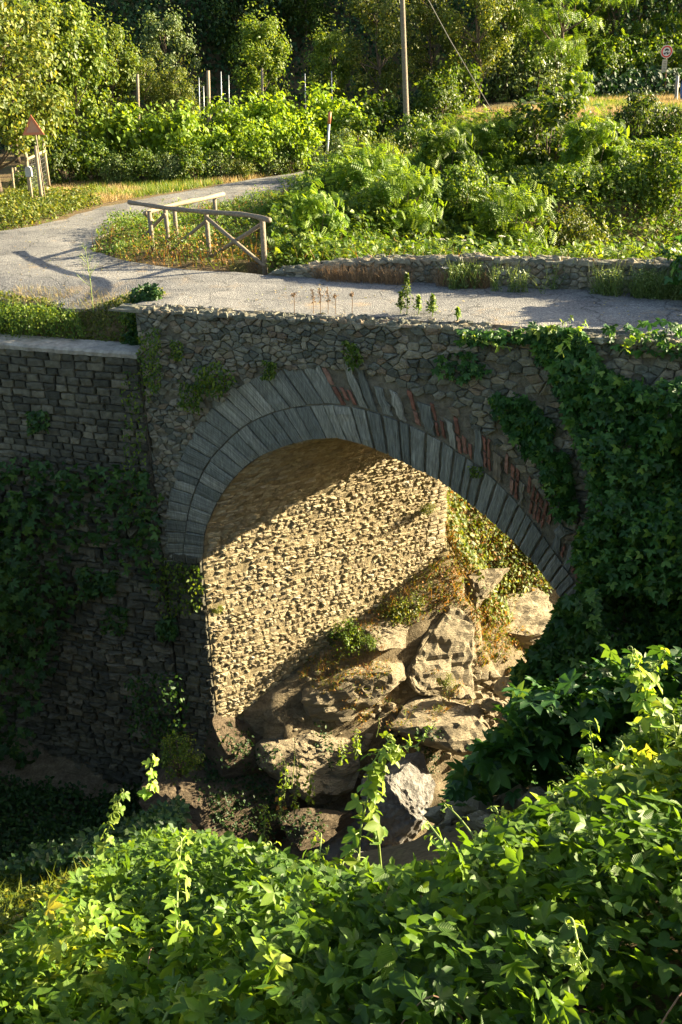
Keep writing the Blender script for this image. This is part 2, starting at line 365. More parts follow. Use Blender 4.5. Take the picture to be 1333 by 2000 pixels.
# ------------------------------------------------------------------ stones
def stone(mb, poly2, h, fmap, rnd=None, crumble=.25, inset=.82, grid=True):
    """one block: 2-D outline (param space), pushed out by h, rounded and chipped"""
    q = np.asarray(poly2, float); k = len(q); c = q.mean(0)
    sz = math.sqrt(abs(.5*np.sum(q[:, 0]*np.roll(q[:, 1], -1)-q[:, 1]*np.roll(q[:, 0], -1)))+1e-9)
    if sz < .025: return
    mid = (q+np.roll(q, -1, 0))/2; q = np.stack([q, mid], 1).reshape(-1, 2); k = len(q)
    q += RG.normal(0, .045, q.shape)*sz
    c3 = q.mean(0); tl = RG.normal(0, .22, 2)
    V = []
    for sc_, hh in ((1, -.4), (.97, .35), (inset, .85), (.45, 1.0)):
        for i in range(k):
            p = c3+(q[i]-c3)*sc_
            e = h*(hh+(RG.normal(0, crumble*.5) if hh > 0 else 0)+float(np.clip(np.dot(q[i]-c3, tl)/sz, -.4, .4))*hh)
            V.append(fmap(p[0], p[1], e))
    V.append(fmap(c3[0], c3[1], h*(1.05+RG.normal(0, crumble*.4))))
    F = []
    for a in range(3):
        for i in range(k): F.append((a*k+i, a*k+(i+1) % k, (a+1)*k+(i+1) % k, (a+1)*k+i))
    F += [(3*k+i, 3*k+(i+1) % k, 4*k) for i in range(k)]
    mb.add(V, F, RG.random() if rnd is None else rnd)
def clip(poly_, a, b, c):   # keep a*x+b*y<=c
    o = []
    for i in range(len(poly_)):
        p, q = poly_[i], poly_[(i+1) % len(poly_)]; dp = a*p[0]+b*p[1]-c; dq = a*q[0]+b*q[1]-c
        if dp <= 0: o.append(p)
        if (dp < 0 < dq) or (dq < 0 < dp): k = dp/(dp-dq); o.append((p[0]+(q[0]-p[0])*k, p[1]+(q[1]-p[1])*k))
    return o
def voronoi(pts, aspect, gap):
    """cells of an anisotropic Voronoi tiling (x squeezed by aspect), shrunk by gap"""
    q = pts*A([1/aspect, 1.]); out = []
    for i in range(len(q)):
        dd = np.sum((q-q[i])**2, 1); nb = np.argsort(dd)[1:15]
        r_ = math.sqrt(dd[nb[-1]])
        c = [(q[i][0]-r_, q[i][1]-r_), (q[i][0]+r_, q[i][1]-r_), (q[i][0]+r_, q[i][1]+r_), (q[i][0]-r_, q[i][1]+r_)]
        for j in nb:
            e = q[j]-q[i]; L = np.linalg.norm(e)
            if L < 1e-6: continue
            e /= L; c = clip(c, e[0], e[1], np.dot(e, q[i])+L/2-gap*.5)
            if len(c) < 3: break
        if len(c) >= 3: out.append((i, A(c)*A([aspect, 1.])))
    return out
def fface(s, z, h): return W3(s, -h, z)
def curve(px, k=200):
    q = A([SZ(x, y) for x, y in px])
    # Catmull-Rom through the points, then equal arc length
    o = []
    e = np.vstack([2*q[0]-q[1], q, 2*q[-1]-q[-2]])
    for i in range(1, len(e)-2):
        for t in np.linspace(0, 1, 12, endpoint=False):
            a, b, c, d = e[i-1], e[i], e[i+1], e[i+2]
            o.append(.5*((2*b)+(-a+c)*t+(2*a-5*b+4*c-d)*t*t+(-a+3*b-3*c+d)*t**3))
    o = A(o+[q[-1]]); L = np.r_[0, np.cumsum(np.linalg.norm(np.diff(o, axis=0), axis=1))]
    f = np.linspace(0, L[-1], k); return np.stack([np.interp(f, L, o[:, 0]), np.interp(f, L, o[:, 1])], 1)
C_IN = curve([(395, 1100), (400, 1040), (415, 1000), (440, 955), (480, 910), (530, 880), (590, 862), (650, 855), (700, 865), (760, 888), (800, 909), (860, 940), (920, 985), (980, 1036), (1030, 1085), (1075, 1140), (1110, 1190)])
C_MID = curve([(357, 1100), (368, 1010), (384, 955), (408, 905), (446, 862), (492, 826), (550, 803), (612, 793), (665, 793), (720, 803), (780, 823), (840, 850), (900, 888), (950, 925), (1005, 978), (1055, 1040), (1100, 1105), (1140, 1165)])
C_OUT = curve([(322, 1105), (328, 1000), (342, 930), (368, 862), (412, 802), (470, 752), (530, 728), (600, 717), (665, 716), (730, 728), (800, 755), (880, 800), (950, 850), (1010, 905), (1065, 970), (1115, 1045), (1165, 1120)])
def cv(C, f):
    i = np.clip(f, 0, 1)*(len(C)-1); return A([np.interp(i, range(len(C)), C[:, 0]), np.interp(i, range(len(C)), C[:, 1])])
bridge = thing('stone_bridge', W3(4, 0, -10), 'old rubble stone arch bridge carrying the lane across the rocky gully', 'bridge')
def bpart(o, label=None):
    o.parent = bridge; o.matrix_parent_inverse = Matrix.Translation(-bridge.location)
    if label: o['label'] = label
    return o
# core: extruded along the skew direction
WV = 4.42/math.cos(BE-AL); BOT = -12.5
core = MB()
ci = C_IN[::4]; sL, zL = ci[0]; sR, zR = ci[-1]
prof = [(sL, BOT), (sL, zL-.01)]+[tuple(p) for p in ci]+[(7.72, BOT)]
top = -.06; SE = 17.
def q3(s, z, w): return O+s*u+z*Z+w*v
def wmax(s): return WV
# front/back faces as columns above the opening
cols = [(p[0], p[1]) for p in ci]
for side in (0, 1):
    wv = (0.03 if side == 0 else WV)
    V = []; F = []
    for s_, z_ in cols: V += [q3(s_, z_, wv), q3(s_, top, wv)]
    F += [(2*i, 2*i+2, 2*i+3, 2*i+1) for i in range(len(cols)-1)]
    core.add(V, F)
    lo = -.36 if side == 0 else -4.5
    core.add([q3(lo, BOT, wv), q3(sL, BOT, wv), q3(sL, top, wv), q3(lo, top, wv)], [(0, 1, 2, 3)])
    core.add([q3(sR+1.1, BOT, wv), q3(SE, BOT, wv), q3(SE, top, wv), q3(sR, top, wv), q3(sR, zR, wv)], [(0, 1, 2, 3, 4)])
core.add([q3(-.36, top, .03), q3(SE, top, .03), q3(SE, top, WV), q3(-.36, top, WV)], [(0, 1, 2, 3)])
core.add([q3(-.36, top, .03), q3(-.36, BOT, .03), q3(-4.5, BOT, WV), q3(-4.5, top, WV)], [(0, 1, 2, 3)])
bpart(core.build('core_masonry', ST_MORT))
# vault lining: backing sheet + real stones
vc = np.vstack([[[sL, -9.3]], [[sL, -8.]], [[sL, -6.5]], [[sL, -5.2]], C_IN[::3], [[sR+.4, -6.]], [[sR+1.1, -12.]]])
VL = np.r_[0, np.cumsum(np.linalg.norm(np.diff(vc, axis=0), axis=1))]
def vault(wp, c, h):
    s = np.interp(c, VL, vc[:, 0]); z = np.interp(c, VL, vc[:, 1])
    s1 = np.interp(c+.05, VL, vc[:, 0])-np.interp(c-.05, VL, vc[:, 0]); z1 = np.interp(c+.05, VL, vc[:, 1])-np.interp(c-.05, VL, vc[:, 1])
    L = math.hypot(s1, z1)+1e-9; return q3(s, z, wp)+(u*(z1/L)-Z*(s1/L))*h
back_ = MB(); ncv, nwv = 110, 60
VV = [vault(WV*j/nwv+.02*(1 if j == 0 else 0), VL[-1]*i/ncv, .004+.018*mnoise.noise(Vector((i*.6, j*.6, 0)))) for i in range(ncv+1) for j in range(nwv+1)]
back_.add(VV, [(i*(nwv+1)+j, i*(nwv+1)+j+1, (i+1)*(nwv+1)+j+1, (i+1)*(nwv+1)+j) for i in range(ncv) for j in range(nwv)])
bpart(back_.build('vault_mortar', ST_VMORT))
vs = MB(); c = .05
while c < VL[-1]-.05:
    zc = np.interp(c, VL, vc[:, 1]); wall = c < VL[4+5]
    hrow = RG.uniform(.075, .14) if wall else RG.uniform(.06, .11)
    w_ = RG.uniform(0, .1)
    while w_ < WV-.03:
        quoin = wall and w_ > WV-.55 and -6.2 < zc
        L = RG.uniform(.08, .21) if wall else RG.uniform(.1, .3)
        L = min(L, WV-w_)
        if L > .05 and (RG.random() > .1 or quoin):
            j = .012 if not quoin else .003
            if quoin: L = min(RG.uniform(.18, .3), WV-w_)
            g_ = .011
            pl = [(w_+g_, c+g_), (w_+L-g_, c+g_), (w_+L-g_, c+hrow-g_), (w_+g_, c+hrow-g_)]
            wob = .035*math.sin(w_*2.3+c)+.02*math.sin(w_*5+c*3)
            pl = [(a+RG.normal(0, j), b+wob*(0 if quoin else 1)+RG.normal(0, j)) for a, b in pl]
            pl = [(min(max(a, 0.0), WV), b) for a, b in pl]
            hh = RG.uniform(.014, .052)*(1 if wall else .7)
            if quoin: hh = .05
            stone(vs, pl, hh, vault, None, .5 if not quoin else .08, .72 if not quoin else .93)
        w_ += L
    c += hrow
bpart(vs.build('vault_lining', ST_VAULT), 'rough yellow stone lining of the vault, sunlit on the far wall')
# voussoirs
def vou(mb, Ca, Cb, f0, f1, prot, ga=.025, rnd=None, k0=0., k1=1., depth=.35, jit=.012):
    a0, a1 = cv(Ca, f0+ga*(f1-f0)), cv(Ca, f1-ga*(f1-f0)); b0, b1 = cv(Cb, f0+ga*(f1-f0)), cv(Cb, f1-ga*(f1-f0))
    p = [a0+(b0-a0)*k0, a1+(b1-a1)*k0, a1+(b1-a1)*k1, a0+(b0-a0)*k1]
    nseg = 5; V = []; F = []
    lf = [p[0]+(p[3]-p[0])*i/nseg+RG.normal(0, jit*.35, 2) for i in range(nseg+1)]; rt = [p[1]+(p[2]-p[1])*i/nseg+RG.normal(0, jit*.35, 2) for i in range(nseg+1)]
    for i in range(nseg+1):
        l, r_ = lf[i], rt[i]; e = 0 if 0 < i < nseg else .012
        hh = prot+RG.normal(0, .004)
        m1 = l+(r_-l)*.1; m2 = l+(r_-l)*.9
        V += [fface(*l, -.05), fface(*l, hh-.012), fface(*m1, hh-e), fface(*(l+(r_-l)*.5), hh+RG.normal(0, .004)-e), fface(*m2, hh-e), fface(*r_, hh-.012), fface(*r_, -.05)]
    for i in range(nseg):
        for j in range(6): a = i*7+j; F.append((a, a+1, a+8, a+7))
    F += [tuple(range(6, -1, -1)), tuple(nseg*7+i for i in range(7))]
    # soffit return so that the ring shows thickness at the opening
    if k0 == 0: V += [q3(p[0][0], p[0][1], depth), q3(p[1][0], p[1][1], depth)]; m = len(V); F.append((0, 6, m-1, m-2))
    wd_ = np.linalg.norm(p[1]-p[0])+.05; o0 = RG.uniform(0, 40); bb = [o0+wd_*q_ for q_ in (0, 0, .1, .5, .9, 1, 1)]*(nseg+1)+([o0, o0+wd_] if k0 == 0 else [])
    mb.add(V, F, RG.random() if rnd is None else rnd, bb)
inner, outer, bricks = MB(), MB(), MB()
f = 0.
while f < 1:
    df = RG.uniform(.014, .03)
    if f+df > .98: df = 1-f
    vou(inner, C_IN, C_MID, f, f+df, .014+RG.uniform(0, .02), .035 if f < .5 else .09, .05+.8*RG.random()); f += df
f = .0
while f < .49:
    df = RG.uniform(.014, .03)
    vou(outer, C_MID, C_OUT, f, f+df, .008+RG.uniform(0, .022), .04, .05+.8*RG.random(), .05, 1+RG.normal(0, .03)); f += df
while f < 1:
    if RG.random() < (.5 if f < .8 else .8):
        for _ in range(RG.integers(1, 3)):
            df = RG.uniform(.0055, .0085); a = RG.uniform(.03, .2); md = RG.uniform(.42, .56)
            if RG.random() < .8: vou(bricks, C_MID, C_OUT, f, f+df, .012+RG.uniform(0, .02), .06, None, a, md, jit=.02)
            if RG.random() < .8: vou(bricks, C_MID, C_OUT, f, f+df, .012+RG.uniform(0, .02), .06, None, md+.05, .92+RG.normal(0, .05), jit=.02)
            f += df+RG.uniform(.002, .006)
    else:
        df = RG.uniform(.01, .022); vou(outer, C_MID, C_OUT, f, f+df, .01+RG.uniform(0, .035), .08, None, .06, RG.uniform(.6, 1.08), jit=.045); f += df+RG.uniform(.001, .006)
bpart(inner.build('inner_arch_ring', ST_VOU), 'inner ring of long grey schist voussoirs')
bpart(outer.build('outer_arch_ring', ST_VOU), 'outer ring of grey schist slabs, gappy on the right')
bpart(bricks.build('arch_brick', ST_BRICK), 'thin red bricks set among the stones of the right haunch')
# rubble face
pts = []
def out_z(s):   # extrados height at s
    return float(np.interp(s, C_OUT[np.argsort(C_OUT[:, 0])][:, 0], np.sort(C_OUT[:, 0])*0+C_OUT[np.argsort(C_OUT[:, 0])][:, 1]))
so_, zo_ = C_OUT[:, 0], C_OUT[:, 1]; im = int(np.argmax(zo_))
def inside_ring(s, z, pad=0.):
    # true when below the extrados curve
    if z < min(zo_[0], zo_[-1]): return so_[0]-pad < s < sR+.35
    sl_ = np.interp(z, zo_[:im+1], so_[:im+1])-pad; sr_ = np.interp(-z, -zo_[im:], so_[im:])+pad
    return sl_ < s < sr_ and z < zo_.max()+pad
def sample(n_, rx, rz, dmin, fok):
    P_ = []; cell = {}
    for _ in range(n_):
        s = RG.uniform(*rx); z = RG.uniform(*rz)
        if not fok(s, z): continue
        dm = dmin(s, z); k = (int(s/.6), int(z/.3)); ok = True
        for i in (-1, 0, 1):
            for j in (-1, 0, 1):
                for a, b in cell.get((k[0]+i, k[1]+j), ()):
                    if ((a-s)/1.45)**2+(b-z)**2 < dm*dm: ok = False; break
                if not ok: break
            if not ok: break
        if ok: P_.append((s, z)); cell.setdefault(k, []).append((s, z))
    return A(P_)
dm = lambda s, z: RG.choice([.055, .075, .1, .13])+.03*(S((s-3.5)/2))
fp = sample(42000, (-.36, 12.5), (-10, -.05), dm, lambda s, z: z > -6 or s > 7)
# left pier below the springing
rub = MB()
for i, cpoly in voronoi(fp, 1.45, .008):
    cx, cz = cpoly.mean(0)
    if inside_ring(cx, cz, -.02) or (cx < sL and cz < -4.9): continue
    if np.ptp(cpoly[:, 0]) > .9 or np.ptp(cpoly[:, 1]) > .6: continue
    cpoly[:, 0] = np.clip(cpoly[:, 0], -.36, 13); cpoly[:, 1] = np.minimum(cpoly[:, 1], -.02)
    if RG.random() < .13: continue
    stone(rub, cpoly, RG.uniform(.008, .05), fface, None, .3, .8)
pier = MB(); zz = -11.4
while zz < -4.95:
    hr = RG.uniform(.1, .2); s_ = -.33
    while s_ < sL-.02:
        L = min(RG.uniform(.15, .38), sL-s_)
        if L > .06: stone(pier, [(s_+.006, zz+.006), (s_+L-.006, zz+.006+RG.normal(0, .01)), (s_+L-.006, zz+hr-.006), (s_+.006, zz+hr-.006)], RG.uniform(.03, .08), fface, None, .3, .85)
        s_ += L
    zz += hr
# remove duplicates: rubble cells only outside of the pier strip
bpart(rub.build('rubble_face', ST_RUB), 'random rubble face of mixed grey, green and brown stones')
bpart(pier.build('abutment_face', ST_WALL), 'dark coursed stone of the left abutment')
# coping along the near edge
cp = MB()
def flatcap(mb, sr, tr, dmin, zf, hlo, hhi, asp=1.5):
    P_ = []
    for _ in range(9000):
        a, b = RG.uniform(*sr), RG.uniform(tr[0]-.1, tr[1]+.1)
        dm_ = dmin*RG.choice([.7, 1, 1.5])
        if all(((a-c)/asp)**2+(b-d)**2 > dm_*dm_ for c, d in P_[-4000:]): P_.append((a, b))
    for i, cpoly in voronoi(A(P_), asp, .008):
        c = cpoly.mean(0)
        if not (tr[0]-.02 < c[1] < tr[1]+.02) or np.ptp(cpoly[:, 0]) > .9: continue
        cpoly[:, 1] = np.clip(cpoly[:, 1], tr[0]+RG.normal(0, .02), tr[1]+RG.normal(0, .03)); z0 = zf(c[0])+RG.normal(0, .012)
        stone(mb, cpoly, RG.uniform(hlo, hhi), lambda a, b, h: W3(a, b, z0+h), None, .35, .84)
flatcap(cp, (-.34, 12.5), (-.05, .36), .11, lambda a: -.03 if a < 5.9 else -.07, .02, .065)
bpart(cp.build('coping', ST_RUB), 'uneven slabs along the near edge of the deck')
# far parapet
pp = MB(); pc = MB()
def ph(s): return float(np.interp(s, [.7, 1.2, 2, 3, 4.5, 8, 16], [.0, .12, .27, .4, .5, .52, .55]))
pb = MB(); ks = np.linspace(.9, 16, 60)
V = []
for s_ in ks: V += [W3(s_, 3.1, -.1), W3(s_, 3.1, max(ph(s_)-.02, 0)), W3(s_, 3.46, max(ph(s_)-.02, 0)), W3(s_, 3.46, -.8)]
pb.add(V, [(4*i+j, 4*i+j+1, 4*i+j+5, 4*i+j+4) for i in range(len(ks)-1) for j in range(3)]+[(0, 1, 2, 3)])
bpart(pb.build('parapet_core', ST_MORT))
pf = sample(5000, (.9, 13), (0., .6), lambda s, z: .085, lambda s, z: z < ph(s)-.06)
for i, cpoly in voronoi(pf, 1.45, .012):
    if np.ptp(cpoly[:, 0]) > .7: continue
    cpoly[:, 1] = np.clip(cpoly[:, 1], 0, None); lim = np.array([ph(a) for a in cpoly[:, 0]])-.03; cpoly[:, 1] = np.minimum(cpoly[:, 1], lim)
    stone(pp, cpoly, RG.uniform(.02, .05), lambda a, b, h: W3(a, 3.1-h, b), None, .3, .8)
flatcap(pc, (.9, 12.5), (3.04, 3.48), .17, lambda a: ph(a)-.04, .03, .07, 1.9)
bpart(pp.build('parapet', ST_RUB), 'low far parapet of rubble, tapering to the ground at its left end')
bpart(pc.build('parapet_cap', ST_RUB))

# ------------------------------------------------------------------ retaining wall on the left
rw = thing('retaining_wall', W3(-2, -.4, -5), 'curved grey stone retaining wall with a pale coping left of the bridge', 'wall')
def rpart(o): o.parent = rw; o.matrix_parent_inverse = Matrix.Translation(-rw.location); return o
def rt_(s): return -.05-.02*math.sin(max(0, min(1, (-s-.36)/2.6))*math.pi)-.01*max(0, -s-3)**2
def rmap(s, z, h): return W3(s, rt_(s)-h, z)
wb = MB(); ks = np.linspace(-12, -.37, 60); V = []
for s_ in ks: V += [rmap(s_, -12, -.02), rmap(s_, -.85, -.02), rmap(s_, -.85, -.5), rmap(s_, -12, -.5)]
wb.add(V, [(4*i+j, 4*i+j+1, 4*i+j+5, 4*i+j+4) for i in range(len(ks)-1) for j in range(3)]+[(4*len(ks)-4, 4*len(ks)-3, 4*len(ks)-2, 4*len(ks)-1)])
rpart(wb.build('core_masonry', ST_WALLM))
ws = MB(); zz = -.87
while zz > -11.4:
    hr = RG.uniform(.13, .17) if zz > -2.9 else RG.uniform(.1, .24); s_ = -9.5-RG.uniform(0, .3)
    while s_ < -.42:
        L = min(RG.uniform(.2, .4) if zz > -2.9 else RG.uniform(.14, .5), -.38-s_)
        if L > .06:
            j = .008 if zz > -2.9 else .02
            pl = [(s_+.008, zz-hr+.008), (s_+L-.008, zz-hr+.008), (s_+L-.008, zz-.008), (s_+.008, zz-.008)]
            stone(ws, [(a+RG.normal(0, j), b+RG.normal(0, j)) for a, b in pl], RG.uniform(.03, .055) if zz > -2.9 else RG.uniform(.03, .1), rmap, None, .15 if zz > -2.9 else .4, .86)
        s_ += L
    zz -= hr
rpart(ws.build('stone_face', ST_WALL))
cb = MB(); V = []
ks = np.linspace(-10, -.365, 90)
for i, s_ in enumerate(ks):
    w0 = rt_(s_)-.06; j = .014*math.sin(i*2.1)+.012*math.sin(i*.9)
    V += [W3(s_, w0+j, -.88), W3(s_, w0-.005+j, -.81), W3(s_, w0+.035+j, -.77), W3(s_, w0+.3, -.755+j), W3(s_, w0+.62, -.77), W3(s_, w0+.66, -.88)]
cb.add(V, [(6*i+j, 6*i+j+1, 6*i+j+7, 6*i+j+6) for i in range(len(V)//6-1) for j in range(5)])
m0 = len(V)-6; cb.F.append(tuple(m0+j for j in range(6)))
cbo = rpart(cb.build('coping', ST_CONC)); cbo['label'] = 'smooth pale mortar coping on the wall top'

# ------------------------------------------------------------------ leaves
def T_simple(): return A([[0, 0, 0], [-.3, .42, .1], [0, 1, -.05], [.3, .42, .1]]), A([[0, 2, 1], [0, 3, 2]])
def T_oval():
    return A([[0, 0, 0], [-.26, .25, .06], [-.3, .6, .07], [0, 1.05, -.12], [.3, .6, .07], [.26, .25, .06], [0, .45, -.02]]), A([[0, 6, 1], [1, 6, 2], [2, 6, 3], [3, 6, 4], [4, 6, 5], [5, 6, 0]])
def T_hop():
    o = [(0, 0), (-.28, -.1), (-.5, .12), (-.78, .38), (-.46, .46), (-.3, .62), (-.22, .82), (0, 1.15), (.22, .82), (.3, .62), (.46, .46), (.78, .38), (.5, .12), (.28, -.1)]
    V = [[x, y, .12*abs(x)-.18*max(0, y-.5)**1.5-.12*max(0, abs(x)-.4)+(.035 if i % 2 else 0)] for i, (x, y) in enumerate(o)]+[[0, .38, -.03]]
    m = len(o); return A(V), A([[m, (i+1) % m, i] for i in range(m)])
def leaflet(a, L, wd, base=(0, 0, 0), dz=0.):
    ca, sa = math.cos(a), math.sin(a); q = [(0, 0, 0), (-wd*.8, L*.35, .05*L), (-wd*.75, L*.65, .04*L), (0, L, -.14*L+dz), (wd*.75, L*.65, .04*L), (wd*.8, L*.35, .05*L)]
    V = [[base[0]+x*ca+y*sa, base[1]-x*sa+y*ca, base[2]+z] for x, y, z in q]
    return V, [[0, 2, 1], [0, 3, 2], [0, 4, 3], [0, 5, 4]]
def merge(parts):
    V = []; F = []
    for v_, f_ in parts: k = len(V); V += v_; F += [[i+k for i in t] for t in f_]
    return A(V), A(F)
def T_palm(): return merge([leaflet(a, L, .26*L+.02) for a, L in ((0, 1), (.85, .88), (-.85, .88), (1.75, .62), (-1.75, .62))])
def T_tri(): return merge([leaflet(a, L, .33*L) for a, L in ((0, 1), (1.25, .8), (-1.25, .8))])
def T_pin():
    ps = []
    for i in range(6):
        y = .12+i*.14; z = -.22*(y**2)
        for sd in (-1, 1):
            V = [[0, y, z], [sd*.12, y+.085, z+.03], [sd*.29, y+.05, z-.04], [sd*.14, y-.045, z]]
            ps.append((V, [[0, 2, 1], [0, 3, 2]] if sd < 0 else [[0, 1, 2], [0, 2, 3]]))
    ps.append(([[0, .88, -.18], [-.06, .98, -.2], [0, 1.1, -.26], [.06, .98, -.2]], [[0, 2, 1], [0, 3, 2]]))
    return merge(ps)
def T_pin2():
    ps = []
    for i in range(4):
        y = .15+i*.2; z = -.22*(y**2)
        for sd in (-1, 1): ps.append(([[0, y-.05, z], [0, y+.05, z], [sd*.3, y+.04, z-.04]], [[0, 1, 2]]))
    ps.append(([[0, .8, -.14], [-.07, .95, -.2], [0, 1.1, -.26], [.07, .95, -.2]], [[0, 2, 1], [0, 3, 2]]))
    return merge(ps)
def T_blade(): return A([[-.03, 0, 0], [.03, 0, 0], [-.022, .5, .05], [.022, .5, .05], [0, 1, .22]]), A([[0, 1, 3], [0, 3, 2], [2, 3, 4]])
def T_blade2(): return A([[-.045, 0, 0], [.045, 0, 0], [0, 1, .15]]), A([[0, 1, 2]])
TP = dict(simple=T_simple(), oval=T_oval(), hop=T_hop(), palm=T_palm(), tri=T_tri(), pin=T_pin(), pin2=T_pin2(), blade=T_blade(), blade2=T_blade2())
def nrm(a): return a/(np.linalg.norm(a, axis=-1, keepdims=True)+1e-9)
SUNH = A([math.sin(SUN_AZ), math.cos(SUN_AZ)*.3-.25, .1])
def leafV(Pt, N, size, kind, jit=.5, droop=.3, rg=RG, helio=.45):
    """positions, facing normals -> vertices and triangles; tips lean downwards by droop"""
    Vt, Ft = TP[kind]; m = len(Pt)
    N = nrm(nrm(N)+helio*SUNH+rg.normal(0, jit, (m, 3)))
    D = rg.normal(0, 1, (m, 3))+A([0, 0, -droop*2.5]); Yv = nrm(D-np.sum(D*N, 1, keepdims=True)*N); Xv = np.cross(Yv, N)
    sz = np.broadcast_to(np.asarray(size, float), (m,))*rg.uniform(.6, 1.2, m)
    W = Vt[None]*sz[:, None, None]
    V = Pt[:, None]+W[..., 0:1]*Xv[:, None]+W[..., 1:2]*Yv[:, None]+W[..., 2:3]*N[:, None]
    F = (Ft[None]+np.arange(m)[:, None, None]*len(Vt)).reshape(-1, 3)
    a = np.repeat(rg.random(m), len(Vt))
    return V.reshape(-1, 3), F, a
def leafobj(name, sets, mat, parent=None):
    sets = [q_ for q_ in sets if len(q_[0])]
    V = []; F = []; a = []; k = 0
    for v_, f_, r_ in sets: V.append(v_); F.append(f_+k); a.append(r_); k += len(v_)
    return link_mesh(name, np.concatenate(V), np.concatenate(F), mat, parent, False, np.concatenate(a))
def shift(r_, lo, hi): return lo+(hi-lo)*r_
def blades(Pt, size, lean=.35, kind='blade', rg=RG, lo=0, hi=1, wd=1.):
    Vt, Ft = TP[kind]; m = len(Pt); Yv = nrm(A([0, 0, 1.])+rg.normal(0, lean, (m, 3))*A([1, 1, .3]))
    X_ = rg.normal(0, 1, (m, 3)); Xv = nrm(X_-np.sum(X_*Yv, 1, keepdims=True)*Yv); N = np.cross(Xv, Yv)
    sz = np.broadcast_to(np.asarray(size, float), (m,))*rg.uniform(.5, 1.2, m); W = Vt[None]*sz[:, None, None]
    V = Pt[:, None]+W[..., 0:1]*wd*Xv[:, None]+W[..., 1:2]*Yv[:, None]+W[..., 2:3]*N[:, None]
    return V.reshape(-1, 3), (Ft[None]+np.arange(m)[:, None, None]*len(Vt)).reshape(-1, 3), shift(np.repeat(rg.random(m), len(Vt)), lo, hi)

# ---- clump of leaves: lobes spread through a volume
def clump(seed, R, H, nlobe, nleaf, kind, size, lobe=.38, zlo=.1, droop=.3, jit=.6, flat=1., top=0.):
    rg = np.random.default_rng(seed); sets = []; cs = []
    for i in range(nlobe):
        a = rg.uniform(0, 6.28); q = rg.random()**.5; zf = rg.uniform(zlo, 1)
        prof = math.sqrt(max(.05, 1-(2*zf-1)**2*.7)) if top == 0 else (1-zf)**top+.15
        c = A([math.cos(a)*R*q*prof*.85, math.sin(a)*R*q*prof*.85, H*zf*.9]); lr = R*lobe*rg.uniform(.55, 1.25)
        m = max(3, int(nleaf/nlobe*rg.uniform(.5, 1.5)))
        d = nrm(rg.normal(0, 1, (m, 3))+A([0, 0, .35])); rad = lr*rg.random((m, 1))**.45
        p = c+d*rad*A([1, 1, flat]); p[:, 2] = np.maximum(p[:, 2], .02)
        sets.append(leafV(p, d+A([0, 0, .55]), size, kind, jit, droop, rg)); cs.append(c)
    # a few loose outliers so the outline is uneven
    m = nleaf//12; d = nrm(rg.normal(0, 1, (m, 3))); p = d*A([R, R, H*.5])*rg.uniform(.85, 1.18, (m, 1))+A([0, 0, H*.55]); p[:, 2] = np.maximum(p[:, 2], .03)
    sets.append(leafV(p, d+A([0, 0, .5]), size, kind, jit, droop, rg))
    return sets, cs
def tree_tpl(seed, name, H, R, trunk_h, nlobe, nleaf, kind, size, mat, lobe=.3, flat=1., zlo=.0, droop=.3, top=0., tr=.09):
    sets, cs = clump(seed, R, H-trunk_h, nlobe, nleaf, kind, size, lobe, zlo, droop, .6, flat, top)
    rg = np.random.default_rng(seed+99)
    root = bpy.data.objects.new(name, None); COL.objects.link(root); root.empty_display_size = .3
    sets = [(v_+A([0, 0, trunk_h]), f_, a_) for v_, f_, a_ in sets]
    leafobj('crown', sets, mat, root)
    mb = MB(); sx, sy = rg.normal(0, .12, 2)
    spine = [A([0, 0, -.3])]+[A([sx*math.sin(k*.9)*.8, sy*math.sin(k*1.1)*.8, H*.92*k/7]) for k in range(1, 8)]
    tube(mb, spine, [tr*1.3]+[tr*(1-.125*k) for k in range(1, 8)], 8)
    for c in cs[:26]:
        c = c+A([0, 0, trunk_h]); k = min(6, max(1, int((c[2]-R*.35)/(H*.92)*7))); b = spine[k]
        tube(mb, [b, lerp(b, c, .5)+rg.normal(0, .06, 3)*R*.5, c], [tr*.4, tr*.22, tr*.07], 5, 0, False)
    mb.build('trunk', BARK, root, True)
    return root
def bush_tpl(seed, name, R, H, nlobe, nleaf, kind, size, mat, **k):
    sets, cs = clump(seed, R, H, nlobe, nleaf, kind, size, **k)
    rg = np.random.default_rng(seed+5)
    root = bpy.data.objects.new(name, None); COL.objects.link(root); root.empty_display_size = .2
    leafobj('foliage', sets, mat, root)
    mb = MB()
    for c in cs[:18]: tube(mb, [A([c[0]*.12, c[1]*.12, -.15]), c*A([.6, .6, .55])+rg.normal(0, .05, 3), c], [.025, .015, .006], 5, 0, False)
    mb.build('stem', BARK, root, True)
    return root
PROTO = {}
USED = {}
def place(key, loc, rz=None, sc=1., label=None, cat=None, group=None):
    tp = PROTO[key]; rz = RG.uniform(-.8, .8) if rz is None else rz
    loc = tuple(float(x) for x in loc)
    if key not in USED:
        USED[key] = 1; tp.location = loc; tp.rotation_euler = (0, 0, rz); tp.scale = sc if isinstance(sc, tuple) else (sc,)*3
        return tag(tp, label, cat, group)
    return copy_tree(tp, loc, rz, sc, label, cat, group)
def gz(x, y): return A([x, y, float(T(A(x), A(y)))])
def at(px, y):      # ground point at column px and depth y
    x = 0.
    for _ in range(6):
        z = float(T(A(x), A(y))); d = ray(px, proj([x, y, z])[1]); x = (d/d[1]*y)[0]
    return gz(x, y)

